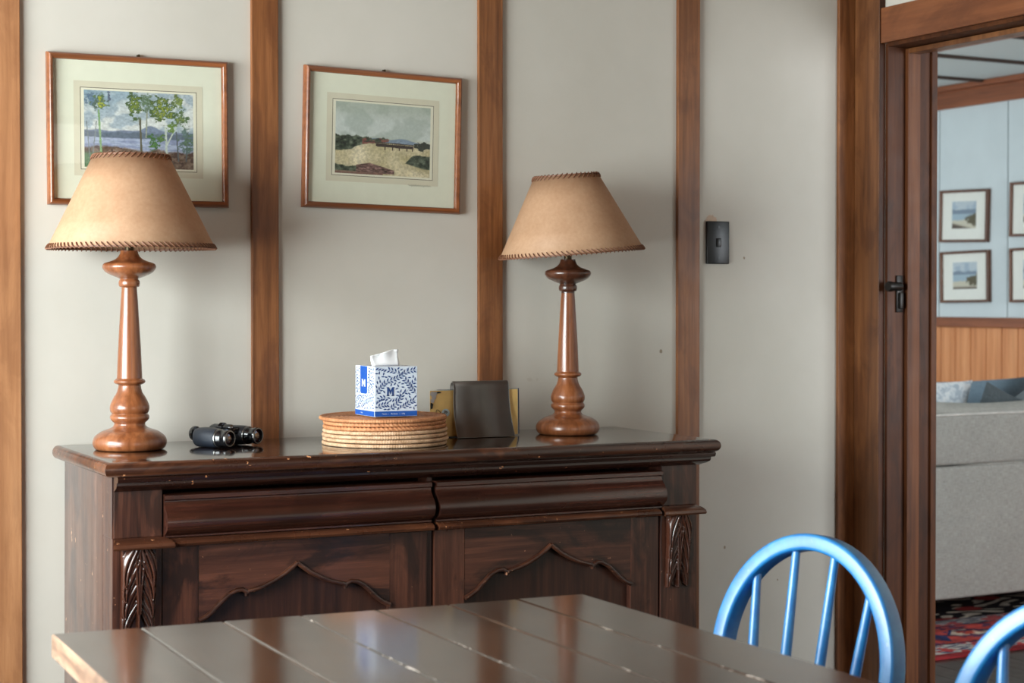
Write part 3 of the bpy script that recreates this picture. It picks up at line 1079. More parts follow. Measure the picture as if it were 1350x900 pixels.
# stepped moulding below the top: front and right return
prof = [(0, .905), (.034, .905), (.036, .900), (.034, .893), (.026, .891), (.026, .886), (.024, .882), (.018, .878), (.010, .875), (.004, .872), (0, .872)]
bm = bmesh.new()
a_l = [bm.verts.new((XA + .002, FY - d, z)) for d, z in prof]
a_c = [bm.verts.new((XB + d * .8, FY - d, z)) for d, z in prof]
a_r = [bm.verts.new((XB + d * .8, -.001, z)) for d, z in prof]
n_ = len(prof)
for s, e in ((a_l, a_c), (a_c, a_r)):
    for i in range(n_ - 1):
        bm.faces.new((s[i], s[i + 1], e[i + 1], e[i]))
bm.faces.new(a_l); bm.faces.new(a_r)
obj('top_moulding', bm, M['side_mould'], sb, 25)
# carcass sides
bm = bmesh.new(); box(bm, XA, XA + .02, -.345, -.001, .0, .905, .001); obj('side_panel', bm, M['side_panel'], sb)
bm = bmesh.new(); box(bm, XB - .02, XB, -.345, -.001, .0, .905, .001); obj('side_panel', bm, M['side_panel'], sb)
bm = bmesh.new(); box(bm, XA + .02, XB - .02, -.02, -.001, .08, .90); obj('back_board', bm, M['door_panel'], sb)
bm = bmesh.new(); box(bm, XA + .02, XB - .02, -.40, -.02, .08, .10); obj('bottom_board', bm, M['door_panel'], sb)
# front posts (corner block above, pilaster below)
for s, xa, xb in ((-1, XA, -.610), (1, .606, XB)):
    bm = bmesh.new(); box(bm, xa + (.003 if s < 0 else 0), xb - (.003 if s > 0 else 0), FY, -.36, .776, .904, .0015); obj('corner_block', bm, M['side_v'], sb)
    bm = bmesh.new()
    box(bm, xa, xb, FY + .002, -.347, .0, .776, .0015)
    if s < 0:
        box(bm, xa - .0005, xa + .02, FY + .003, -.347, .776, .905, .001)
    bm.normal_update()
    for f_ in bm.faces:
        if s < 0 and f_.calc_center_median().x < xa + .002:
            f_.material_index = 1  # left face shares the panel colours with the painted sheen
    obj('front_post', bm, [M['side_v'], M['side_panel']], sb)
    # ledge over the corbel
    lp = [(.0, .776), (.010, .776), (.024, .772), (.033, .766), (.035, .760), (.033, .756), (.026, .755), (0, .755)]
    bm = bmesh.new()
    pr = [(FY - d, z) for d, z in lp]
    xx0, xx1 = (xa - .006, xb + .018) if s < 0 else (xb - .113, xb + .004)
    extrude_x(bm, pr, 0, 0, 0, lambda y, z: xx0 + (.035 + (y - FY)) * .3, lambda y, z: xx1 - (.035 + (y - FY)) * .6)
    obj('ledge', bm, M['side_edge'], sb, 30)
# middle divider and frieze rail
bm = bmesh.new(); box(bm, -.006, .006, FY + .012, -.36, .10, .90); obj('divider', bm, M['door_panel'], sb)
bm = bmesh.new(); box(bm, -.61, .606, FY + .02, -.38, .74, .78); obj('frieze_rail', bm, M['door_panel'], sb)

# drawers: long convex fronts
dp = smooth_prof([(.006, .862), (.012, .860)], 2) + smooth_prof(
    [(.012, .852), (.006, .851), (.0045, .847), (.009, .838), (.018, .829), (.027, .818), (.031, .806), (.028, .794), (.019, .785), (.010, .780), (.006, .778)], 5) \
    + [Vector((.009, .777)), Vector((.009, .7735))]
dp = [(FY - p[0], p[1]) for p in dp]
dprof = [(FY + .03, .7735), (FY + .03, .862)] + dp
bead = [(.004, .772), (.016, .771), (.024, .767), (.027, .762), (.024, .757), (.016, .755), (.0, .755), (-.01, .755), (-.01, .772)]
for xa, xb in ((-.607, -.004), (.008, .603)):
    bm = bmesh.new(); extrude_x(bm, dprof, xa, xb); dr = obj('drawer', bm, M['side_drawer'], sb, 30)
    bm = bmesh.new(); extrude_x(bm, [(FY - d, z) for d, z in bead], xa + (.012 if xa < 0 else .0), xb - (.0 if xa < 0 else .012)); obj('bead', bm, M['side_edge'], dr, 40)

# doors with ogee-arched panels
half = [(0, .7016), (.012, .692), (.030, .679), (.050, .668), (.075, .657), (.098, .6505), (.108, .6485), (.111, .640), (.1125, .648),
        (.122, .6535), (.135, .652), (.152, .643), (.168, .628), (.184, .612), (.2, .601), (.214, .595)]
def ogee(cx, wl, wr):
    """left to right points of the arch between panel edges"""
    L = [(cx - x * wl / .214, z) for x, z in reversed(half)]
    R = [(cx + x * wr / .214, z) for x, z in half[1:]]
    return L + R
for xa, xb, sl, sr in ((-.608, -.008, .078, .090), (.010, .602, .076, .078)):
    px0, px1 = xa + sl, xb - sr
    cx = (px0 + px1) / 2 if xa < 0 else (px0 + px1) / 2 + .002
    bm = bmesh.new()
    yf, yb = FY + .006, FY + .026
    dmesh = empty('door'); dmesh.parent = sb
    box(bm, xa, px0 - .0006, yf, yb, .11, .752, .001)
    obj('door_stile', bm, M['side_v'], dmesh)
    bm = bmesh.new(); box(bm, px1 + .0006, xb, yf, yb, .11, .752, .001)
    obj('door_stile', bm, M['side_v'], dmesh)
    arch = ogee(cx, cx - px0, px1 - cx)
    bm = bmesh.new()
    poly_y(bm, [(px0, .7515), (px0, arch[0][1])] + arch[1:-1] + [(px1, arch[-1][1]), (px1, .7515)], yf + .0006, yb)
    obj('door_rail', bm, M['side_h'], dmesh)
    bm = bmesh.new(); box(bm, px0, px1, yf + .0006, yb, .11, .19); obj('door_rail', bm, M['side_h'], dmesh)
    bm = bmesh.new(); box(bm, px0 - .01, px1 + .01, yb - .002, yb + .010, .12, .70); obj('arched_panel', bm, M['door_panel'], dmesh)
    bm = bmesh.new()
    pth = [(x, yf - .001, z) for x, z in arch]
    k0 = len(pth) // 2
    # the moulding runs in four sweeps that meet at the apex and at the two cusps
    cus = [i for i, (x, z) in enumerate(arch) if abs(abs(x - cx) * .214 / ((cx - px0) if x < cx else (px1 - cx)) - .111) < 1e-4]
    cuts = [0, cus[0], k0, cus[1], len(pth) - 1]
    for s, e in zip(cuts, cuts[1:]):
        seg_ = pth[s:e + 1]
        fine = [Vector(p) for p in seg_]
        sweep(bm, fine, rrect(.0048, .006, .003, 3), up=(0, -1, 0))
    obj('arch_moulding', bm, M['arch'], dmesh, 50)

# carved acanthus corbels
def corbel(parent, cx, w, zt, zb):
    h = zt - zb
    nx, ny = 64, 150
    U, T = np.meshgrid(np.linspace(-1, 1, nx), np.linspace(0, 1, ny))       # across, downwards
    X, Z = U * w / 2, -T * h
    base = .004 + .020 * (1 - T) ** 1.4
    H = np.zeros_like(U)
    def ridge(P, wid, hgt, grooves=0, power=.6):
        nonlocal H
        P = np.array(P)
        best = np.full(U.shape, 9.0); tb_ = np.zeros(U.shape); sg = np.zeros(U.shape)
        n = len(P) - 1
        for i in range(n):
            a, d = P[i], P[i + 1] - P[i]
            L2 = (d ** 2).sum()
            t = np.clip(((X - a[0]) * d[0] + (Z - a[1]) * d[1]) / L2, 0, 1)
            ex, ez = X - a[0] - t * d[0], Z - a[1] - t * d[1]
            dist = np.hypot(ex, ez)
            m_ = dist < best
            best = np.where(m_, dist, best)
            tb_ = np.where(m_, (i + t) / n, tb_)
            sg = np.where(m_, np.sign(ex * d[1] - ez * d[0]), sg)
        ww = wid * np.clip(np.sin(PI * (.12 + .86 * tb_)), .05, 1) ** power
        q = np.clip(best / ww, 0, 1)
        hh = hgt * np.sqrt(1 - q ** 2)
        if grooves:
            hh = hh * (1 - .34 * np.exp(-((sg * q - .18) / .10) ** 2) - .26 * np.exp(-((sg * q + .42) / .10) ** 2))
        H = np.maximum(H, np.where(q < 1, hh, 0))
    for s_ in (-1, 1):
        for t0, t1, w0, hg in ((.62, 1.0, 0.0140, .0080), (.38, .80, 0.0165, .0105), (.16, .60, 0.0175, .0130), (-.06, .44, 0.0165, .0150)):
            P = []
            for k in range(15):
                t = k / 14
                xx = s_ * w / 2 * (.12 + .66 * math.sin(min(1, t * 1.15) * PI / 2) ** 1.2)
                P.append((xx, -(t0 + (t1 - t0) * t ** 1.05) * h))
            ridge(P, w0, hg, 1)
    ridge([(0, -k * h / 10) for k in range(11)], .0050, .0125, 0, .35)
    for s_ in (-1, 1):
        ridge([(s_ * (.011 - .008 * min(1, k / 7)), -k * h * .075) for k in range(11)], .0036, .0130, 0, .35)
    edge = np.clip((1 - np.abs(U)) / .06, 0, 1) * np.clip((1.0 - T) / .02, 0, 1)
    scal = .94 + .05 * np.abs(np.cos(U * PI * 1.0))                        # scalloped foot
    keep = T < scal
    Y = -(base * .55 + H) * np.where(keep, 1, 0) * np.clip(edge + .25, 0, 1)
    bm = bmesh.new()
    vs = [[bm.verts.new((cx + X[j_, i_], FY + .0022 + min(0, float(Y[j_, i_])), zt + Z[j_, i_])) for i_ in range(nx)] for j_ in range(ny)]
    for j_ in range(ny - 1):
        for i_ in range(nx - 1):
            bm.faces.new((vs[j_][i_], vs[j_ + 1][i_], vs[j_ + 1][i_ + 1], vs[j_][i_ + 1]))
    obj('corbel', bm, M['carve'], parent, 75)
corbel(sb, -.660, .072, .754, .577)
corbel(sb, .650, .064, .754, .577)
# plinth
bm = bmesh.new(); box(bm, XA - .012, XB + .012, FY - .014, -.36, .0, .10, .004); obj('plinth', bm, M['side_h'], sb)

# ================================================================== TABLE LAMPS
def lamp_profile():
    P = [(.060, 0), (.0720, .001), (.0785, .010), (.0790, .020), (.074, .030), (.060, .040), (.046, .045), (.037, .049), (.0335, .054), (.0335, .058),
         (.0365, .061), (.0415, .0665), (.0418, .073), (.0385, .0775), (.0385, .079), (.0415, .084), (.0425, .092), (.0405, .100), (.035, .112), (.028, .124), (.0245, .136),
         (.0245, .141), (.030, .143), (.0335, .1465), (.0335, .150), (.030, .153), (.0272, .155)]
    up = [(.0165, .349), (.0168, .3535), (.0212, .355), (.0228, .361), (.0222, .367), (.0195, .371), (.022, .373),
          (.038, .3795), (.050, .386), (.0565, .394), (.0572, .400), (.054, .405), (.044, .4085), (.032, .413), (.024, .419), (.0195, .427), (.0185, .433)]
    return P, up
def make_lamp(X, Y, rz, label, wood_lo, wood_hi, sh_off, sh_rot, r0, r1, sh_h, sh_z, neck_top, seed):
    root = empty('table_lamp', (X, Y, ztop(X) + .0007), (0, 0, rz), label, 'lamp', 'pair of turned wooden table lamps')
    lo, up = lamp_profile()
    bm = bmesh.new()
    lathe(bm, [tuple(p) for p in smooth_prof(lo, 3)] + [(.0262, .18), (.0245, .22), (.0222, .26), (.0198, .30), (.0180, .33), up[0]], 56)
    obj('column', bm, wood_lo, root, 50)
    bm = bmesh.new(); lathe(bm, [tuple(p) for p in smooth_prof(up, 3)], 56); obj('cup', bm, wood_hi, root, 50)
    bm = bmesh.new(); lathe(bm, [(.0095, .432), (.0095, neck_top), (.013, neck_top), (.013, neck_top + .06), (.008, neck_top + .062)], 20); obj('lamp_holder', bm, M['brass'], root, 40)
    bm = bmesh.new()
    lathe(bm, smooth_prof([(.012, 0), (.014, .02), (.026, .05), (.030, .075), (.024, .1), (.010, .112), (.001, .114)], 4), 24, (0, 0, neck_top + .06), cap0=True, cap1=True)
    obj('bulb', bm, M['mat_white'], root, 60)
    # shade: parchment cone
    bm = bmesh.new()
    seg = 96
    lathe(bm, [(r0, 0), (r0 + (r1 - r0) * .33, sh_h * .33), (r0 + (r1 - r0) * .66, sh_h * .66), (r1, sh_h)], seg, cap0=False, cap1=False)
    sh = obj('lamp_shade', bm, M['shade'], root, 60, (sh_off[0], sh_off[1], sh_z))
    sh.rotation_euler = sh_rot
    md = sh.modifiers.new('thick', 'SOLIDIFY'); md.thickness = .0014; md.offset = 0
    # whip-stitched lacing round both rims: one cord each
    sl = (r1 - r0) / sh_h
    for rim, (r, z, n, d) in enumerate(((r0, 0, 92, 1), (r1, sh_h, 42, -1))):
        bm = bmesh.new()
        lathe(bm, [(r - .002, z - .0016), (r + .002, z - .0016), (r + .002, z + .0016), (r - .002, z + .0016), (r - .002, z - .0016)], seg, cap0=False, cap1=False)
        st = .0085
        for k in range(n):
            a0 = 2 * PI * k / n
            da = 2 * PI / n
            P = []
            for (fa, dr, dz) in ((0, .0018, st), (.35, .0034, st * .45), (.8, .0035, -.001), (1.0, 0, -.0034), (1.1, -.003, 0), (1.1, -.002, st * .5)):
                a = a0 + da * fa
                zz = z + d * dz
                rr_ = r + sl * (zz - z) + dr
                P.append((rr_ * math.cos(a), rr_ * math.sin(a), zz))
            sweep(bm, P, circ(.0013, 6))
        obj('lacing', bm, M['lace'], sh, 60)
    return root
make_lamp(.973, 3.645, 0, 'wooden table lamp on left end of sideboard with level parchment shade', M['lamp_wood'], M['lamp_wood'],
          (.004, -.008, 0), (0, -.006, .4), .178, .080, .200, .4385, .444, 1)
make_lamp(2.072, 3.645, 1.3, 'wooden table lamp on right end of sideboard with crooked tilted parchment shade', M['lamp_wood'], M['lamp_wood_dark'],
          (.006 * math.cos(1.3) - .008 * math.sin(1.3), -.006 * math.sin(1.3) - .008 * math.cos(1.3), 0), (0, 0, 0), .178, .079, .192, .448, .452, 2)
# second shade sits crooked, right side up
lamps = [o_ for o_ in bpy.data.objects if o_.name.startswith('table_lamp')]
for ch in lamps[-1].children if lamps[-1].location.x > 1.5 else lamps[0].children:
    if ch.name.startswith('lamp_shade'):
        # tilt about the view-facing horizontal axis, undoing the lamp's own turn
        R = Matrix.Rotation(-1.3, 4, 'Z') @ Matrix.Rotation(-.085, 4, 'Y') @ Matrix.Rotation(.5, 4, 'Z')
        ch.rotation_euler = R.to_euler()

# ================================================================== BINOCULARS
bx, by = 1.193, 3.640
binoc = empty('binoculars', (bx, by, ztop(bx) + .0005), (0, 0, math.radians(31)),
              'old black binoculars with silver rings lying on sideboard beside left lamp', 'binoculars')
binoc.scale = (.93, .93, .93)
# local: optical axis points to -Y (lenses), halves side by side on X
for s in (-1, 1):
    ox = s * .0515
    hf = empty('barrel', (0, 0, 0)); hf.parent = binoc
    Mx = Matrix.Translation((ox, 0, .0235)) @ Matrix.Rotation(PI / 2, 4, 'X')
    bm = bmesh.new()       # prism housing: rounded, wider towards the eyepiece
    ex = s * .034
    secs = []
    for t, hw, hh, cx_ in ((-.018, .0225, .0215, ox), (-.010, .0235, .0228, ox - s * .001), (.012, .030, .0232, ox - s * .008), (.044, .031, .0228, ox - s * .011), (.050, .028, .021, ox - s * .011)):
        secs.append((t, hw, hh, cx_))
    rings = []
    for t, hw, hh, cx_ in secs:
        rings.append([bm.verts.new((cx_ + a, t, .0235 + b_)) for a, b_ in rrect(hw, hh, min(hw, hh) * .8, 5)])
    for a, b_ in zip(rings, rings[1:]):
        m_ = len(a)
        for k in range(m_):
            bm.faces.new((a[k], a[(k + 1) % m_], b_[(k + 1) % m_], b_[k]))
    bm.faces.new(rings[0][::-1]); bm.faces.new(rings[-1])
    obj('prism_housing', bm, M['leather'], hf, 50)
    bm = bmesh.new()
    lathe(bm, [(.0200, .016), (.0212, .020), (.0212, .026), (.0190, .030), (.0184, .040), (.0198, .043), (.0202, .050), (.0192, .052), (.0162, .052), (.0154, .046)], 40, M4=Mx, cap0=True, cap1=False)
    obj('objective_tube', bm, M['enamel'], hf, 40)
    bm = bmesh.new()
    lathe(bm, [(.0205, .0145), (.0219, .0158), (.0219, .0185), (.0208, .020)], 40, M4=Mx, cap0=False, cap1=False)
    lathe(bm, [(.0164, .0515), (.0176, .0530), (.0190, .0520), (.0184, .0510)], 40, M4=Mx, cap0=False, cap1=False)
    obj('silver_ring', bm, M['nickel'], hf, 50)
    bm = bmesh.new()
    lathe(bm, [(.0156, .045), (.011, .0475), (.006, .049), (.0005, .0495)], 32, M4=Mx, cap0=False)
    obj('lens', bm, M['lens'], hf, 60)
    bm = bmesh.new()
    Me = Matrix.Translation((ex, .049, .030)) @ Matrix.Rotation(-PI / 2, 4, 'X')
    lathe(bm, [(.013, 0), (.013, .010), (.0115, .012), (.0115, .018), (.0175, .020), (.0180, .026), (.0160, .030), (.011, .0305)], 32, M4=Me)
    obj('eyepiece', bm, M['enamel'], hf, 40)
    bm = bmesh.new(); lathe(bm, [(.0134, .0005), (.0142, .002), (.0134, .004)], 32, M4=Me, cap0=False, cap1=False); obj('eyepiece_ring', bm, M['nickel'], hf, 50)
br = bmesh.new()
box(br, -.040, .040, .026, .034, .030, .046, .004)
box(br, -.034, .034, -.010, -.004, .028, .044, .004)
lathe(br, [(.0078, -.012), (.0085, -.008), (.0085, .04), (.0078, .042)], 24, M4=Matrix.Translation((0, 0, .0445)) @ Matrix.Rotation(-PI / 2, 4, 'X'))
obj('bridge', br, M['enamel'], binoc, 40)
bm = bmesh.new()
pr = []
for k in range(9):
    pr += [(.0115, .010 + k * .0014), (.0105, .0107 + k * .0014)]
lathe(bm, [(.009, .0095)] + pr + [(.009, .0235)], 32, M4=Matrix.Translation((0, 0, .0445)) @ Matrix.Rotation(-PI / 2, 4, 'X'))
obj('focus_wheel', bm, M['enamel'], binoc, 30)
bm = bmesh.new()
for dx in (-.0028, .0028):
    lathe(bm, [(.0016, 0), (.0016, .0008)], 12, M4=Matrix.Translation((dx, -.012, .0455)) @ Matrix.Rotation(PI / 2, 4, 'X'))
obj('hinge_screw', bm, M['white_dot'], binoc)

# ================================================================== PLACEMATS
mat_names = ['topmost flat woven cane placemat under the tissue box', 'orange braided placemat second from top of the stack',
             'orange braided placemat third from top of the stack', 'pale straw placemat fourth from top of the stack',
             'pale straw placemat at third place from bottom of the stack', 'pale straw placemat second from bottom of the stack',
             'pale straw placemat at the bottom of the stack on the sideboard']
def placemat_mesh(kind):
    bm = bmesh.new()
    R, H = .1435, .0088
    # coiled disc
    prof = []
    n = 13
    for k in range(n):
        r = .002 + (R - .006) * k / n
        w = (R - .006) / n
        for t in (0, .25, .5, .75):
            prof.append((r + w * t, H * .62 + H * .22 * math.sin(PI * t)))
    prof.append((R - .004, H * .62))
    lathe(bm, [(R - .004, H * .2)] + [(R - .03, H * .12), (.002, H * .12)][::1], 72, cap0=False, cap1=True)
    lathe(bm, prof, 72, cap0=True, cap1=False)
    # rim: wrapped or twisted cord
    seg, m_ = 720, 10
    rings = []
    for i in range(seg):
        a = 2 * PI * i / seg
        ring = []
        for k in range(m_):
            b_ = 2 * PI * k / m_
            if kind == 'twist':
                rr_ = H * .5 * (1 + .16 * math.sin(90 * a * 1.0 + 2 * b_))
            else:
                rr_ = H * .45 * (1 + .16 * abs(math.sin(75 * a)))
            rad = R - H * .5 + rr_ * math.cos(b_)
            ring.append(bm.verts.new((rad * math.cos(a), rad * math.sin(a), H * .5 + rr_ * .98 * math.sin(b_))))
        rings.append(ring)
    for i in range(seg):
        a_, c_ = rings[i], rings[(i + 1) % seg]
        for k in range(m_):
            bm.faces.new((a_[k], a_[(k + 1) % m_], c_[(k + 1) % m_], c_[k]))
    return bm
MX, MY = 1.540, 3.560
zz = ztop(MX)
offs = [(0, 0, 1.0), (.004, .002, 1.01), (.000, -.001, 1.0), (.003, .003, 1.0), (.001, 0, .985), (.0015, .002, .98), (-.003, .001, 1.02)]
protos = {}
for k in range(7):        # from the bottom up
    kind = 'wrap' if k < 4 else 'twist'
    if k == 6: kind = 'wrap_top'
    if kind not in protos:
        o_ = obj('placemat', placemat_mesh('wrap' if 'wrap' in kind else 'twist'), M['straw_pale' if k < 4 else 'straw_orange'], None, 60)
        protos[kind] = o_
    else:
        o_ = protos[kind].copy(); COL.objects.link(o_)
    dx, dy, sc = offs[k]
    o_.location = (MX + dx, MY + dy, zz + .0006 + k * .0095)
    o_.rotation_euler = (0, TILT, .7 * k)
    o_.scale = (sc, sc, 1)
    tag(o_, mat_names[6 - k], 'placemat', 'stack of round woven placemats')
ZB = zz + .0006 + 7 * .0095 + .0006

# ================================================================== TISSUE BOX
BW, BD, BH = .105, .112, .113
tb = empty('tissue_box', (1.480 + BW / 2, 3.477 + BD / 2, ZB), (0, TILT, 0), 'blue and white leaf-patterned tissue box with M on it, on the placemats', 'tissue box')
bm = bmesh.new()
box(bm, -BW / 2, BW / 2, -BD / 2, BD / 2, 0, BH, .0012)
obj('carton', bm, M['box_white'], tb)
bm = bmesh.new(); bmesh.ops.create_circle(bm, cap_ends=True, segments=32, radius=.03, matrix=Matrix.Translation((0, 0, BH + .0003)) @ Matrix.Diagonal((1, .6, 1, 1)))
obj('opening', bm, M['box_navy'], tb)
def on_front(u, v):            # u, v metres from the lower left of the front face
    return Vector((-BW / 2 + u, -BD / 2 - .0005, v))
def on_left(u, v):             # seen from the left: u runs from back to front
    return Vector((-BW / 2 - .0005, BD / 2 - u, v))
def quad(bm, put, u0, u1, v0, v1):
    bm.faces.new([bm.verts.new(put(*p)) for p in ((u0, v0), (u1, v0), (u1, v1), (u0, v1))])
band_h = .0125
bm = bmesh.new(); quad(bm, on_front, .0008, BW - .0008, .001, band_h); quad(bm, on_left, .0008, BD - .0008, .001, band_h); obj('base_band', bm, M['box_blue'], tb)
# leaf print
def leaf(bm, put, u, v, ang, L, w):
    pts = []
    for t, k in ((0, 0), (.2, .7), (.45, 1), (.75, .65), (1, 0), (.75, -.65), (.45, -1), (.2, -.7)):
        a, b_ = t * L - L / 2, k * w / 2
        pts.append((u + a * math.cos(ang) - b_ * math.sin(ang), v + a * math.sin(ang) + b_ * math.cos(ang)))
    bm.faces.new([bm.verts.new(put(*p)) for p in pts])
def stripe(bm, put, P, w):
    for (a, b_), (c, d) in zip(P, P[1:]):
        l_ = math.hypot(c - a, d - b_) or 1
        nx, ny = -(d - b_) / l_ * w / 2, (c - a) / l_ * w / 2
        bm.faces.new([bm.verts.new(put(*q)) for q in ((a - nx, b_ - ny), (c - nx, d - ny), (c + nx, d + ny), (a + nx, b_ + ny))])
def in_rects(u, v, rects, pad=.003):
    return any(r[0] - pad < u < r[1] + pad and r[2] - pad < v < r[3] + pad for r in rects)
def vines(put, W, rects, curves, L, wl, step):
    lf, vn = bmesh.new(), bmesh.new()
    placed = []
    for P0 in curves:
        P = [tuple(q) for q in smooth_prof(P0, 10)]
        P = [q for q in P if .001 < q[0] < W - .001 and band_h + .001 < q[1] < BH - .001]
        run = 0
        side = 1
        for (a, b_), (c, d) in zip(P, P[1:]):
            if math.hypot(c - a, d - b_) < .008 and not in_rects((a + c) / 2, (b_ + d) / 2, rects, .001):
                stripe(vn, put, [(a, b_), (c, d)], .0006)
            run += math.hypot(c - a, d - b_)
            if run > step:
                run = 0
                for side in (1, -1):
                    an = math.atan2(d - b_, c - a) + side * .72
                    u, v = c + math.cos(an) * (L * .62), d + math.sin(an) * (L * .62)
                    m_ = L * .42
                    if m_ < u < W - m_ and band_h + m_ < v < BH - m_ and not in_rects(u, v, rects, .004) \
                            and all(math.hypot(u - p[0], v - p[1]) > L * .62 for p in placed):
                        placed.append((u, v))
                        leaf(lf, put, u, v, an, L, wl)
    # loose leaves fill the bare spots, as the print does
    rs = random.Random(5)
    for _ in range(2600):
        u, v = rs.uniform(.004, W - .004), rs.uniform(band_h + .004, BH - .004)
        if in_rects(u, v, rects, .004) or any(math.hypot(u - p[0], v - p[1]) < L * .74 for p in placed):
            continue
        placed.append((u, v))
        leaf(lf, put, u, v, math.atan2(v - .05, u - .05) + rs.choice((.8, -.8, 2.4)), L * .92, wl * .95)
    return lf, vn
mrect = (.029, .046, .047, .066)
fc = [[(-.002, .044), (.012, .060), (.026, .076), (.045, .083), (.062, .090), (.078, .1), (.107, .106)],
      [(.107, .046), (.092, .060), (.078, .078), (.055, .098), (.03, .106), (.0, .112)],
      [(.028, .010), (.045, .022), (.060, .034), (.066, .050), (.056, .044), (.042, .040), (.020, .042), (.002, .034)],
      [(.05, .012), (.07, .022), (.088, .032), (.107, .038)],
      [(.066, .05), (.08, .058), (.095, .076), (.107, .084)],
      [(.0, .018), (.02, .026), (.038, .028)],
      [(.068, .094), (.074, .104), (.09, .114)]]
lf, vn = vines(on_front, BW, [mrect], fc, .0092, .0034, .0062)
obj('vine_print', vn, M['box_vine'], tb); obj('leaf_print', lf, M['box_navy'], tb)
tabr = (.030, .070, .050, BH)
lc = [[(.0, .03), (.02, .04), (.03, .046), (.05, .044), (.075, .06), (.1, .07)], [(.004, .10), (.012, .08), (.01, .06), (.016, .045)],
      [(.09, .11), (.08, .09), (.085, .075), (.072, .05)], [(.04, .01), (.05, .026), (.07, .034), (.098, .04)], [(.01, .012), (.03, .03), (.05, .04)]]
lf, vn = vines(on_left, BD, [tabr], lc, .0085, .0030, .0064)
obj('vine_print', vn, M['box_vine'], tb); obj('leaf_print', lf, M['box_navy'], tb)
bm = bmesh.new()          # blue tab hanging from the top of the left face
pts = [(tabr[0], BH - .0008), (tabr[0], tabr[2] + .004), (tabr[0] + .004, tabr[2]), (tabr[1] - .004, tabr[2]), (tabr[1], tabr[2] + .004), (tabr[1], BH - .0008)]
bm.faces.new([bm.verts.new(on_left(*p)) for p in pts]); obj('tab_print', bm, M['box_blue'], tb)
def letter_M(bm, put, u0, v0, w, h):
    """slab-footed capital M"""
    s, f = w * .16, h * .12
    def q(P):
        bm.faces.new([bm.verts.new(put(u0 + a * w, v0 + b_ * h)) for a, b_ in P])
    q([(.08, 0), (.29, 0), (.29, 1), (.08, 1)]); q([(.71, 0), (.92, 0), (.92, 1), (.71, 1)])
    q([(.02, 0), (.36, 0), (.36, .11), (.02, .11)]); q([(.64, 0), (.98, 0), (.98, .11), (.64, .11)])
    q([(.02, .89), (.10, .89), (.10, 1), (.02, 1)]); q([(.90, .89), (.98, .89), (.98, 1), (.90, 1)])
    q([(.29, 1), (.29, .66), (.50, .18), (.50, .58)]); q([(.71, 1), (.50, .58), (.50, .18), (.71, .66)])
bm = bmesh.new(); letter_M(bm, lambda u, v: on_front(u, v) + Vector((0, -.0003, 0)), .0285, .0465, .0195, .0200); obj('letter_print', bm, M['box_navy'], tb)
bm = bmesh.new(); letter_M(bm, lambda u, v: on_left(u, v) + Vector((-.0003, 0, 0)), .0385, .066, .023, .0165); obj('letter_print', bm, M['white_print'], tb)
def text(body, size, parent, loc, rot, mat, name):
    cu = bpy.data.curves.new(name, 'FONT'); cu.body = body; cu.size = size; cu.align_x = 'CENTER'; cu.align_y = 'CENTER'
    o_ = bpy.data.objects.new(name, cu); COL.objects.link(o_)
    dg = bpy.context.evaluated_depsgraph_get(); dg.update()
    me = bpy.data.meshes.new_from_object(o_.evaluated_get(dg))
    bpy.data.objects.remove(o_)
    me.materials.clear(); me.materials.append(mat)
    o2 = bpy.data.objects.new(name, me); COL.objects.link(o2)
    o2.parent = parent; o2.location = loc; o2.rotation_euler = rot
    return o2
FR = (PI / 2, 0, 0)
for s_, u in (('Tissues', .018), ('|', .0275), ('90 Sheets', .042), ('|', .0555), ('2 Ply', .064)):
    text(s_, .0042, tb, tuple(on_front(u + .006, .0066) + Vector((0, -.0003, 0))), FR, M['white_print'], 'small_print')
text('Tissues', .0042, tb, tuple(on_left(.040, .0066) + Vector((-.0003, 0, 0))), (PI / 2, 0, -PI / 2), M['white_print'], 'small_print')
# tissue standing up out of the box
bm = bmesh.new()
grid = {}
nu, nv = 14, 9
for s in (0, 1):
    for i in range(nu + 1):
        for j in range(nv + 1):
            u, v = i / nu, j / nv
            xl, xr = -.034 - .006 * v, .030 - .003 * v
            x = xl + (xr - xl) * u
            ztp = .022 + .0145 * min(1, u * 1.25) - .010 * max(0, u - .85) * 4 * 0
            z = BH + v * ztp
            y = -.006 + s * .010 * (1 - v * .8) + .0025 * math.sin(u * 9 + s * 2) * v + .003 * math.sin(v * 3)
            grid[(s, i, j)] = bm.verts.new((x, y, z))
    for i in range(nu):
        for j in range(nv):
            bm.faces.new((grid[(s, i, j)], grid[(s, i + 1, j)], grid[(s, i + 1, j + 1)], grid[(s, i, j + 1)]))
o_ = obj('tissue', bm, M['tissue'], tb, 60)
md = o_.modifiers.new('t', 'SOLIDIFY'); md.thickness = .0006

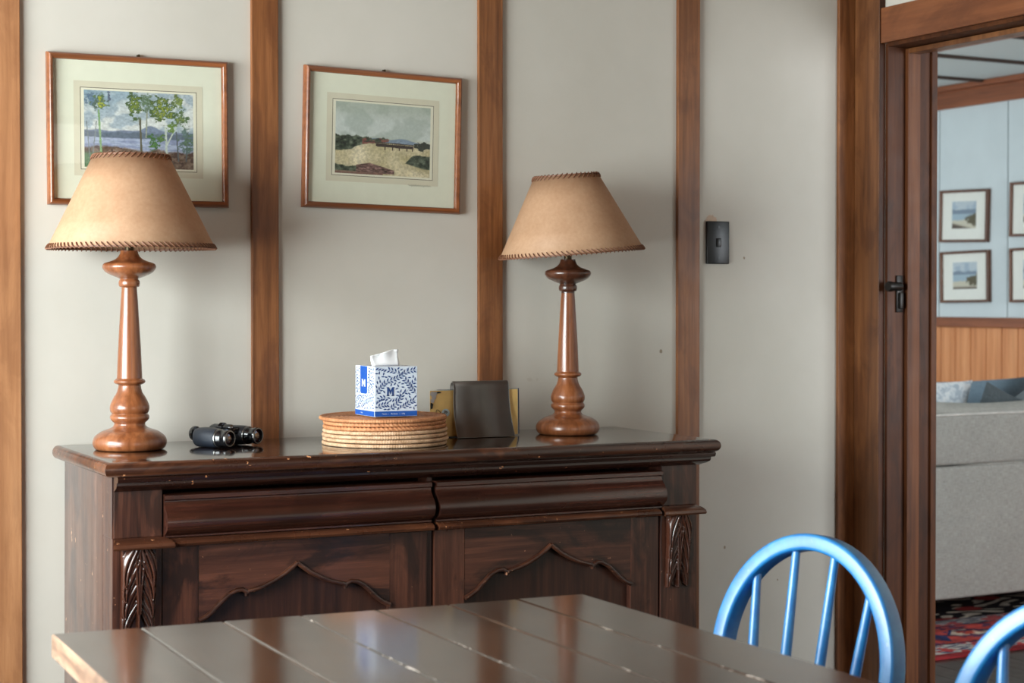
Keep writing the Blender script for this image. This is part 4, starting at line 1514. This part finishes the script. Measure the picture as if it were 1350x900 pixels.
# ================================================================== LETTER HOLDER AND BOOKLETS
HX = 1.8335
zh = ztop(HX) + .0005
lh = empty('letter_holder', (HX, 3.66, zh), (0, TILT, 0), 'dark grey bent metal letter holder on sideboard holding yellow booklets', 'letter holder')
wid = .151
def bent(sign):
    pts = [(-.040, .0005), (-.034, .012), (-.026, .030), (-.018, .052), (-.013, .075), (-.0105, .1), (-.010, .120), (-.0085, .128), (-.004, .1335), (.001, .1345)]
    P = smooth_prof(pts, 5)
    return [(sign * p[0], p[1]) for p in P]
def sheet(name, sign, w, hgt=1.0, mat=None):
    bm = bmesh.new()
    P = bent(sign)
    t = .0014
    prev = None
    for a, z in P:
        z *= hgt
        wv = w / 2 * (1 + .02 * math.cos(z * 20))
        row = [bm.verts.new((-wv, a, z)), bm.verts.new((wv, a, z))]
        if prev:
            bm.faces.new((prev[0], prev[1], row[1], row[0]))
        prev = row
    o_ = obj(name, bm, mat or M['holder'], lh, 60)
    md = o_.modifiers.new('gauge', 'SOLIDIFY'); md.thickness = t; md.offset = 0
    return o_
fp = sheet('front_plate', 1, wid)
bm = bmesh.new()
for sx in (-1, 1):
    sweep(bm, [(sx * wid / 2 * (1 + .02 * math.cos(z * 20)), a - .0006, z) for a, z in bent(1)], circ(.0009, 6), up=(1, 0, 0))
sweep(bm, [(-wid / 2 * 1.02, -.0405, .0014), (0, -.0405, .0014), (wid / 2 * 1.02, -.0405, .0014)], circ(.0009, 6))
obj('bare_edge', bm, M['holder_edge'], fp, 60)
sheet('back_plate', -1, wid, .98)
bm = bmesh.new(); box(bm, -wid / 2 + .004, wid / 2 - .004, -.038, .038, .0004, .002); obj('base', bm, M['iron'], lh)

def booklet(x0, x1, y, z0, z1, t, lean, mat, label, cat='booklet'):
    r = empty('booklet', ((x0 + x1) / 2, y, z0), (lean, TILT, 0), label, cat, 'booklets in the letter holder')
    w, h = x1 - x0, z1 - z0
    bm = bmesh.new(); box(bm, -w / 2, w / 2, -t / 2, -t / 2 + .0006, 0, h); obj('cover', bm, mat, r)
    bm = bmesh.new(); box(bm, -w / 2 + .001, w / 2 - .001, -t / 2 + .0007, t / 2 - .0002, .001, h - .001); obj('pages', bm, M['cream_page'], r)
    return r, w, h, t
zb = zh + .0030
yb_, w, h, t = booklet(1.699, 1.936, 3.6550, zb, zb + .1105, .003, math.radians(-1.2), M['yellow'], 'yellow booklet with butterfly and flower drawing sticking out of the holder')
def dec(name, mat, build):
    bm = bmesh.new(); build(bm); obj(name, bm, mat, yb_)
YF = -t / 2 - .0004
def P3(u, v, d=0):
    return Vector((-w / 2 + u, YF - d, v))
def corner_print(bm):
    for (u, v, r) in ((.006, h - .008, .006), (.010, h - .016, .006), (.006, h - .024, .005), (.014, h - .007, .005)):
        bm.faces.new([bm.verts.new(P3(max(.0005, u + r * math.cos(a)), min(h - .0005, v + r * math.sin(a)), .0001 * (u * 100 + v * 10))) for a in [2 * PI * k / 16 for k in range(16)]])
dec('corner_print', M['grey_print'], corner_print)
for q_ in ((.0005, h - .045, .008, .016), (.018, h - .007, .012, .0045)):
    def dark_print(bm, q=q_):
        u, v, a, b_ = q
        bm.faces.new([bm.verts.new(P3(*p, .0008)) for p in ((u, v), (u + a * .7, v + b_ * .2), (u + a, v + b_ * .8), (u + a * .5, v + b_), (u, v + b_))])
    dec('dark_print', M['black'], dark_print)
def disc_print(bm):
    bm.faces.new([bm.verts.new(P3(.041 + .0105 * math.cos(2 * PI * k / 24), .057 + .0095 * math.sin(2 * PI * k / 24), .0002)) for k in range(24)])
dec('disc_print', M['pale_blue'], disc_print)
def fly(bm):
    def loop(cx, cz, rx, rz, a):
        P = []
        for k in range(17):
            tt = 2 * PI * k / 16
            x, z = rx * math.cos(tt), rz * math.sin(tt)
            P.append((-w / 2 + cx + x * math.cos(a) - z * math.sin(a), YF - .0003, cz + x * math.sin(a) + z * math.cos(a)))
        sweep(bm, P[:-1], circ(.0006, 5), closed=True)
    loop(.022, .056, .005, .0095, .5); loop(.031, .050, .0045, .008, -.7); loop(.024, .045, .004, .006, .9); loop(.034, .044, .003, .005, -.4)
    sweep(bm, [(-w / 2 + .0265, YF - .0004, .060), (-w / 2 + .0285, YF - .0004, .042)], circ(.0009, 5))
    loop(.041, .057, .0035, .0025, .3); loop(.0435, .059, .0025, .002, .3); loop(.039, .0605, .002, .002, .3)
dec('butterfly_print', M['line_ink'], fly)
booklet(1.718, 1.9395, 3.6597, zb, zb + .1115, .0035, math.radians(-1.4), M['pale_blue'], 'pale leaflet edge showing between the yellow and navy booklets')
booklet(1.722, 1.945, 3.6645, zb, zb + .1120, .003, math.radians(-1.6), M['navy'], 'navy blue booklet rearmost in the letter holder')

# ================================================================== PICTURES ON THE BACK WALL
def picture(x, z, rot, func, label):
    r = empty('framed_painting', (x, D - .0005, z), (0, rot, 0), label, 'picture', 'framed watercolours on the near wall')
    w, h, t, dpt = .417, .340, .0145, .021
    bm = bmesh.new()
    # mitred frame with a rounded face
    prof = [(0, 0), (0, -.012), (.002, -.018), (.006, -dpt), (.0105, -.0195), (.0135, -.015), (t, -.010), (t, 0)]
    rings = []
    for sx, sz in ((-1, -1), (1, -1), (1, 1), (-1, 1)):
        rings.append([bm.verts.new((sx * (w / 2 - a), y, sz * (h / 2 - a))) for a, y in prof])
    for i in range(4):
        a_, c_ = rings[i], rings[(i + 1) % 4]
        for k in range(len(prof) - 1):
            bm.faces.new((a_[k], a_[k + 1], c_[k + 1], c_[k]))
    obj('frame', bm, M['frame'], r, 40)
    bm = bmesh.new(); box(bm, -w / 2 + .012, w / 2 - .012, -.0075, -.001, -h / 2 + .012, h / 2 - .012); mt = obj('mount', bm, M['mat_green'], r)
    dz = .003
    bm = bmesh.new()
    def ring(bm, a, b_, c, d, y):     # flat band between two rectangles
        o1 = [(-a, -b_), (a, -b_), (a, b_), (-a, b_)]; i1 = [(-c, -d), (c, -d), (c, d), (-c, d)]
        vo = [bm.verts.new((p[0], y, p[1] + dz)) for p in o1]; vi = [bm.verts.new((p[0], y, p[1] + dz)) for p in i1]
        for k in range(4):
            bm.faces.new((vo[k], vo[(k + 1) % 4], vi[(k + 1) % 4], vi[k]))
    ring(bm, .1490, .1065, .1345, .0925, -.0078); obj('wash_band', bm, M['mat_tan'], mt)
    bm = bmesh.new(); ring(bm, .1345, .0925, .1332, .0912, -.0079); obj('ruled_line', bm, M['ink'], mt)
    bm = bmesh.new(); ring(bm, .1332, .0912, .1255, .0860, -.0078); obj('inner_band', bm, M['mat_cream'], mt)
    painted_plane('painting', .252, .173, 250, 172, func, M['paint'], r, 'XZ', (0, -.0079, dz))
    bm = bmesh.new(); bm.faces.new([bm.verts.new(p) for p in ((-w / 2 + .012, -.0125, -h / 2 + .012), (w / 2 - .012, -.0125, -h / 2 + .012), (w / 2 - .012, -.0125, h / 2 - .012), (-w / 2 + .012, -.0125, h / 2 - .012))]); pane(bm, 'glass', r)
    bm = bmesh.new()
    box(bm, -.004, .004, -.006, -.001, h / 2 - .002, h / 2 + .005, .001)
    lathe(bm, [(.0025, 0), (.003, .003), (.0015, .006)], 12, M4=Matrix.Translation((0, -.006, h / 2 + .003)) @ Matrix.Rotation(PI / 2, 4, 'X'))
    obj('hanger', bm, M['brass'], r, 40)
    return r, mt
picture(1.0425, 1.6535, -.007, paint_lake, 'framed lake and trees watercolour hanging above the left lamp')
r2, mt2 = picture(1.647, 1.658, .020, paint_river, 'framed river and bridge watercolour hanging between two wall battens')
bm = bmesh.new()        # faint pencil scrawl under the painting
P = [(.068 + k * .0021, -.0079, -.104 + .0022 * math.sin(k * 2.1) * (1 if k % 5 else 1.8)) for k in range(30)]
sweep(bm, P, circ(.0004, 4), up=(0, -1, 0)); obj('pencil_scrawl', bm, M['pencil'], mt2)

# ================================================================== LIGHT SWITCH
ls = empty('light_switch', (2.6375, D - .0005, 1.4255), (0, 0, 0), 'black light switch plate on the wall between batten and doorway', 'light switch')
bm = bmesh.new(); box(bm, -.0365, .0365, -.0095, 0, -.058, .058, .0025, 3); obj('plate', bm, M['black'], ls, 40)
bm = bmesh.new(); box(bm, -.007, .007, -.0125, -.009, -.012, .012, .0015); obj('rocker', bm, M['black2'], ls, 40)
for z in (-.042, .042):
    bm = bmesh.new()
    lathe(bm, [(.003, 0), (.0026, .0008)], 16, M4=Matrix.Translation((0, -.0095, z)) @ Matrix.Rotation(PI / 2, 4, 'X'))
    obj('screw', bm, M['black2'], ls)

# ================================================================== DINING TABLE
TZ = .780
tt_ = .034
tbl = empty('dining_table', (.975, 1.6, 0), (0, 0, 0), 'dark varnished plank dining table with pale worn edge in the foreground', 'table')
c00, c10, c11, c01 = Vector((.551, 2.502)), Vector((1.408, 2.427)), Vector((1.432, .55)), Vector((.500, .55))   # far left, far right, near right, near left
bm = bmesh.new()
uvl = bm.loops.layers.uv.new('UVMap')
NP = 7
def tp(s, t):
    a = c00.lerp(c10, s); b_ = c01.lerp(c11, s)
    return a.lerp(b_, t) - Vector((.975, 1.6))
rsp = random.Random(4)
edges = [0, .150, .296, .437, .580, .722, .861, 1.0]
for k in range(NP):
    s0, s1 = edges[k], edges[k + 1]
    g = .0014
    e0, e1 = (0 if k == 0 else g), (0 if k == NP - 1 else g)
    dzp = rsp.uniform(-.0008, .0006)
    cor = [(s0 + e0, 0), (s1 - e1, 0), (s1 - e1, 1), (s0 + e0, 1)]
    top_in = []
    bev = .0022
    # top face inset slightly so every joint has soft edges
    pts = [tp(*c) for c in cor]
    ctr = sum(pts, Vector((0, 0))) / 4
    lower = [bm.verts.new((p.x, p.y, TZ - tt_)) for p in pts]
    mid = [bm.verts.new((p.x, p.y, TZ - bev + dzp)) for p in pts]
    ins = []
    for i, p in enumerate(pts):
        q = p.copy()
        q.x += bev if i in (0, 3) else -bev
        q.y += -bev if i in (0, 1) else bev
        ins.append(bm.verts.new((q.x, q.y, TZ + dzp)))
    fs = [bm.faces.new(ins)]
    bm.faces.new(lower[::-1]).material_index = 1
    for i in range(4):
        f_ = bm.faces.new((lower[i], lower[(i + 1) % 4], mid[(i + 1) % 4], mid[i])); f_.material_index = 1
        f2 = bm.faces.new((mid[i], mid[(i + 1) % 4], ins[(i + 1) % 4], ins[i])); fs.append(f2)
        if (i == 3 and k == 0):
            f2.material_index = 1
    for f_ in fs:
        for l_ in f_.loops:
            x, y = l_.vert.co.x, l_.vert.co.y
            best = min(range(4), key=lambda i: (pts[i] - Vector((x, y))).length)
            du = k + (.0 if best in (0, 3) else 1.0)
            du += .012 if best in (0, 3) else -.012
            l_[uvl].uv = (du, y)
bmesh.ops.remove_doubles(bm, verts=bm.verts[:], dist=1e-6)
obj('tabletop', bm, [M['table'], M['table_edge']], tbl)
bm = bmesh.new(); box(bm, -.36, .36, .70, .722, .63, TZ - tt_ - .0005, .002); obj('apron', bm, M['table_dark'], tbl)
bm = bmesh.new(); box(bm, -.36, .36, -.93, -.908, .63, TZ - tt_ - .0005, .002); obj('apron', bm, M['table_dark'], tbl)
bm = bmesh.new(); box(bm, -.37, -.35, -.90, .69, .63, TZ - tt_ - .0005, .002); obj('apron', bm, M['table_dark'], tbl)
bm = bmesh.new(); box(bm, .35, .37, -.90, .69, .63, TZ - tt_ - .0005, .002); obj('apron', bm, M['table_dark'], tbl)
for x in (-.36, .345):
    for y in (.70, -.915):
        bm = bmesh.new()
        box(bm, x - .035, x + .035, y - .035, y + .035, .60, TZ - tt_ - .0005, .002)
        lathe(bm, smooth_prof([(.022, .0), (.026, .02), (.022, .05), (.028, .2), (.033, .4), (.030, .52), (.034, .56), (.028, .58), (.033, .602)], 4), 24, (x, y, 0))
        obj('leg', bm, M['table_dark'], tbl, 40)

# ================================================================== WINDSOR CHAIRS
def make_chair(loc, rz, label):
    r = empty('windsor_chair', loc, (0, 0, rz), label, 'chair', 'blue windsor chairs along the right of the table')
    b_ = M['blue']
    # seat: dished slab with rounded corners (faces -X)
    bm = bmesh.new()
    n = 40
    rows = []
    for zi, (z, sc) in enumerate(((.408, .90), (.414, .965), (.424, 1.0), (.438, .995), (.444, .965), (.4435, .8), (.438, .5), (.437, .2))):
        row = []
        for k in range(n):
            a = 2 * PI * k / n
            ca, sa = math.cos(a), math.sin(a)
            x = .205 * math.copysign(abs(ca) ** .62, ca)
            y = (.205 - .018 * ca) * math.copysign(abs(sa) ** .62, sa)
            row.append(bm.verts.new((x * sc, y * sc, z)))
        rows.append(row)
    for p, q in zip(rows, rows[1:]):
        for k in range(n):
            bm.faces.new((p[k], p[(k + 1) % n], q[(k + 1) % n], q[k]))
    bm.faces.new(rows[0][::-1]); bm.faces.new(rows[-1])
    obj('seat', bm, b_, r, 60)
    lean = math.tan(math.radians(10))
    x0 = .172
    HW, ZS, ZR = .185, .640, .205
    def hx(z):
        return x0 + (z - .44) * lean
    path = [(.150, .425), (.158, .46), (.170, .51), (.180, .565), (.1845, .61)]
    path += [(HW * math.cos(t), ZS + ZR * math.sin(t)) for t in [PI * k / 40 for k in range(41)]]
    path += [(-y, z) for y, z in reversed(path[:5])]
    P = [(hx(z), y, z) for y, z in path]
    bm = bmesh.new()
    nrm = Vector((-1, 0, lean)).normalized()
    sweep(bm, P, rrect(.0145, .020, .006, 4), up=nrm)
    obj('hoop', bm, b_, r, 50)
    for yt, yb in ((-.126, -.094), (-.043, -.032), (.043, .032), (.126, .094)):
        zt = ZS + ZR * math.sqrt(1 - (yt / HW) ** 2) - .006
        bm = bmesh.new()
        A, B = Vector((hx(.43) - .006, yb, .43)), Vector((hx(zt), yt, zt))
        pts = [A.lerp(B, k / 10) for k in range(11)]
        sc = [.95 + .25 * math.sin(PI * min(1, k / 10 * 1.1)) for k in range(11)]
        sweep(bm, pts, circ(.0082, 14), up=(1, 0, 0), scales=sc)
        obj('spindle', bm, b_, r, 60)
    feet = {}
    for sx, sy in ((-1, -1), (-1, 1), (1, -1), (1, 1)):
        A = Vector((sx * .135, sy * .135, .418)); B = Vector((sx * .185 + (.02 if sx > 0 else 0), sy * .185, 0))
        feet[(sx, sy)] = (A, B)
        pts = [A.lerp(B, k / 14) for k in range(15)]
        prof = [.75, .8, .95, 1.1, 1.2, 1.0, 1.15, 1.3, 1.35, 1.3, 1.2, 1.05, .95, .9, .85]
        bm = bmesh.new(); sweep(bm, pts, circ(.0145, 14), up=(1, 0, 0), scales=prof); obj('leg', bm, b_, r, 60)
    mids = []
    for sy in (-1, 1):
        a = feet[(-1, sy)][0].lerp(feet[(-1, sy)][1], .58); c = feet[(1, sy)][0].lerp(feet[(1, sy)][1], .58)
        pts = [a.lerp(c, k / 10) for k in range(11)]
        bm = bmesh.new(); sweep(bm, pts, circ(.0095, 12), up=(0, 0, 1), scales=[.8 + .5 * math.sin(PI * k / 10) for k in range(11)]); obj('stretcher', bm, b_, r, 60)
        mids.append(a.lerp(c, .5))
    bm = bmesh.new(); sweep(bm, [mids[0].lerp(mids[1], k / 10) for k in range(11)], circ(.0095, 12), up=(0, 0, 1), scales=[.8 + .5 * math.sin(PI * k / 10) for k in range(11)]); obj('stretcher', bm, b_, r, 60)
    return r
c1 = make_chair((1.606, 2.303, 0), math.radians(13.5), 'blue painted hoop-back windsor chair at far right corner of the table')
c2 = copy_tree(c1)
c2.location = (1.552, 1.630, 0)
c2.rotation_euler = (0, 0, math.radians(14))
c2['label'] = 'blue painted hoop-back windsor chair nearest camera, cut by right edge of photo'

# ================================================================== LIGHT
def area(name, loc, rot, sx, sy, power, col):
    l_ = bpy.data.lights.new(name, 'AREA'); l_.shape = 'RECTANGLE'; l_.size = sx; l_.size_y = sy; l_.energy = power; l_.color = col
    o_ = bpy.data.objects.new(name, l_); o_.location = loc; o_.rotation_euler = rot; COL.objects.link(o_)
    return o_
# daylight in the left window, the window behind the camera, and added lamps for the far room
area('daylight_left', (XL - .12, (WL[0] + WL[1]) / 2, (WL[2] + WL[3]) / 2), (0, -PI / 2, 0), WL[3] - WL[2], WL[1] - WL[0], 245, (.89, .975, .985))
area('daylight_behind', ((WB[0] + WB[1]) / 2, YB - .12, (WB[2] + WB[3]) / 2), (PI / 2, 0, 0), WB[1] - WB[0], WB[3] - WB[2], 17, (1.0, .96, .90))
area('added_fill_far', (4.6, FY0 - .12, 1.45), (PI / 2, 0, 0), 2.0, 1.5, 105, (.90, .96, 1.0))  # unseen source, added to light the back of the sofa
area('added_fill_far_side', (XR + .02, 6.6, 1.4), (0, -PI / 2, 0), 1.4, 1.8, 52, (.90, .97, 1.0))  # unseen source, added to brighten the far wall and ceiling
w = bpy.data.worlds.new('sky'); scene.world = w; w.use_nodes = True
wn = w.node_tree; wn.nodes.clear()
wo = wn.nodes.new('ShaderNodeOutputWorld'); wb = wn.nodes.new('ShaderNodeBackground'); sk = wn.nodes.new('ShaderNodeTexSky')
sk.sky_type = 'HOSEK_WILKIE'; sk.sun_direction = (-.5, -.3, .8); sk.turbidity = 5
wn.links.new(sk.outputs[0], wb.inputs[0]); wb.inputs[1].default_value = .6
wn.links.new(wb.outputs[0], wo.inputs[0])

# ================================================================== CAMERA
cam = bpy.data.cameras.new('camera')
co = bpy.data.objects.new('camera', cam); COL.objects.link(co)
co.location = (0, 0, 1.27)
co.rotation_euler = (math.radians(90 - .9), 0, math.radians(-27.72))
cam.sensor_fit = 'HORIZONTAL'; cam.sensor_width = 36; cam.lens = 2225 / 1350 * 36
cam.shift_y = -(450 - 429.95) / 1350
cam.clip_start = .05
cam.dof.use_dof = True; cam.dof.focus_distance = 3.75; cam.dof.aperture_fstop = 5.6
scene.camera = co
scene.view_settings.view_transform = 'Standard'
scene.view_settings.look = 'None'
scene.view_settings.exposure = 0
scene.cycles.use_denoising = True
scene.cycles.max_bounces = 8
scene.cycles.diffuse_bounces = 4
scene.cycles.transparent_max_bounces = 12
scene.cycles.caustics_reflective = False
scene.cycles.caustics_refractive = False
scene.cycles.sample_clamp_indirect = 8
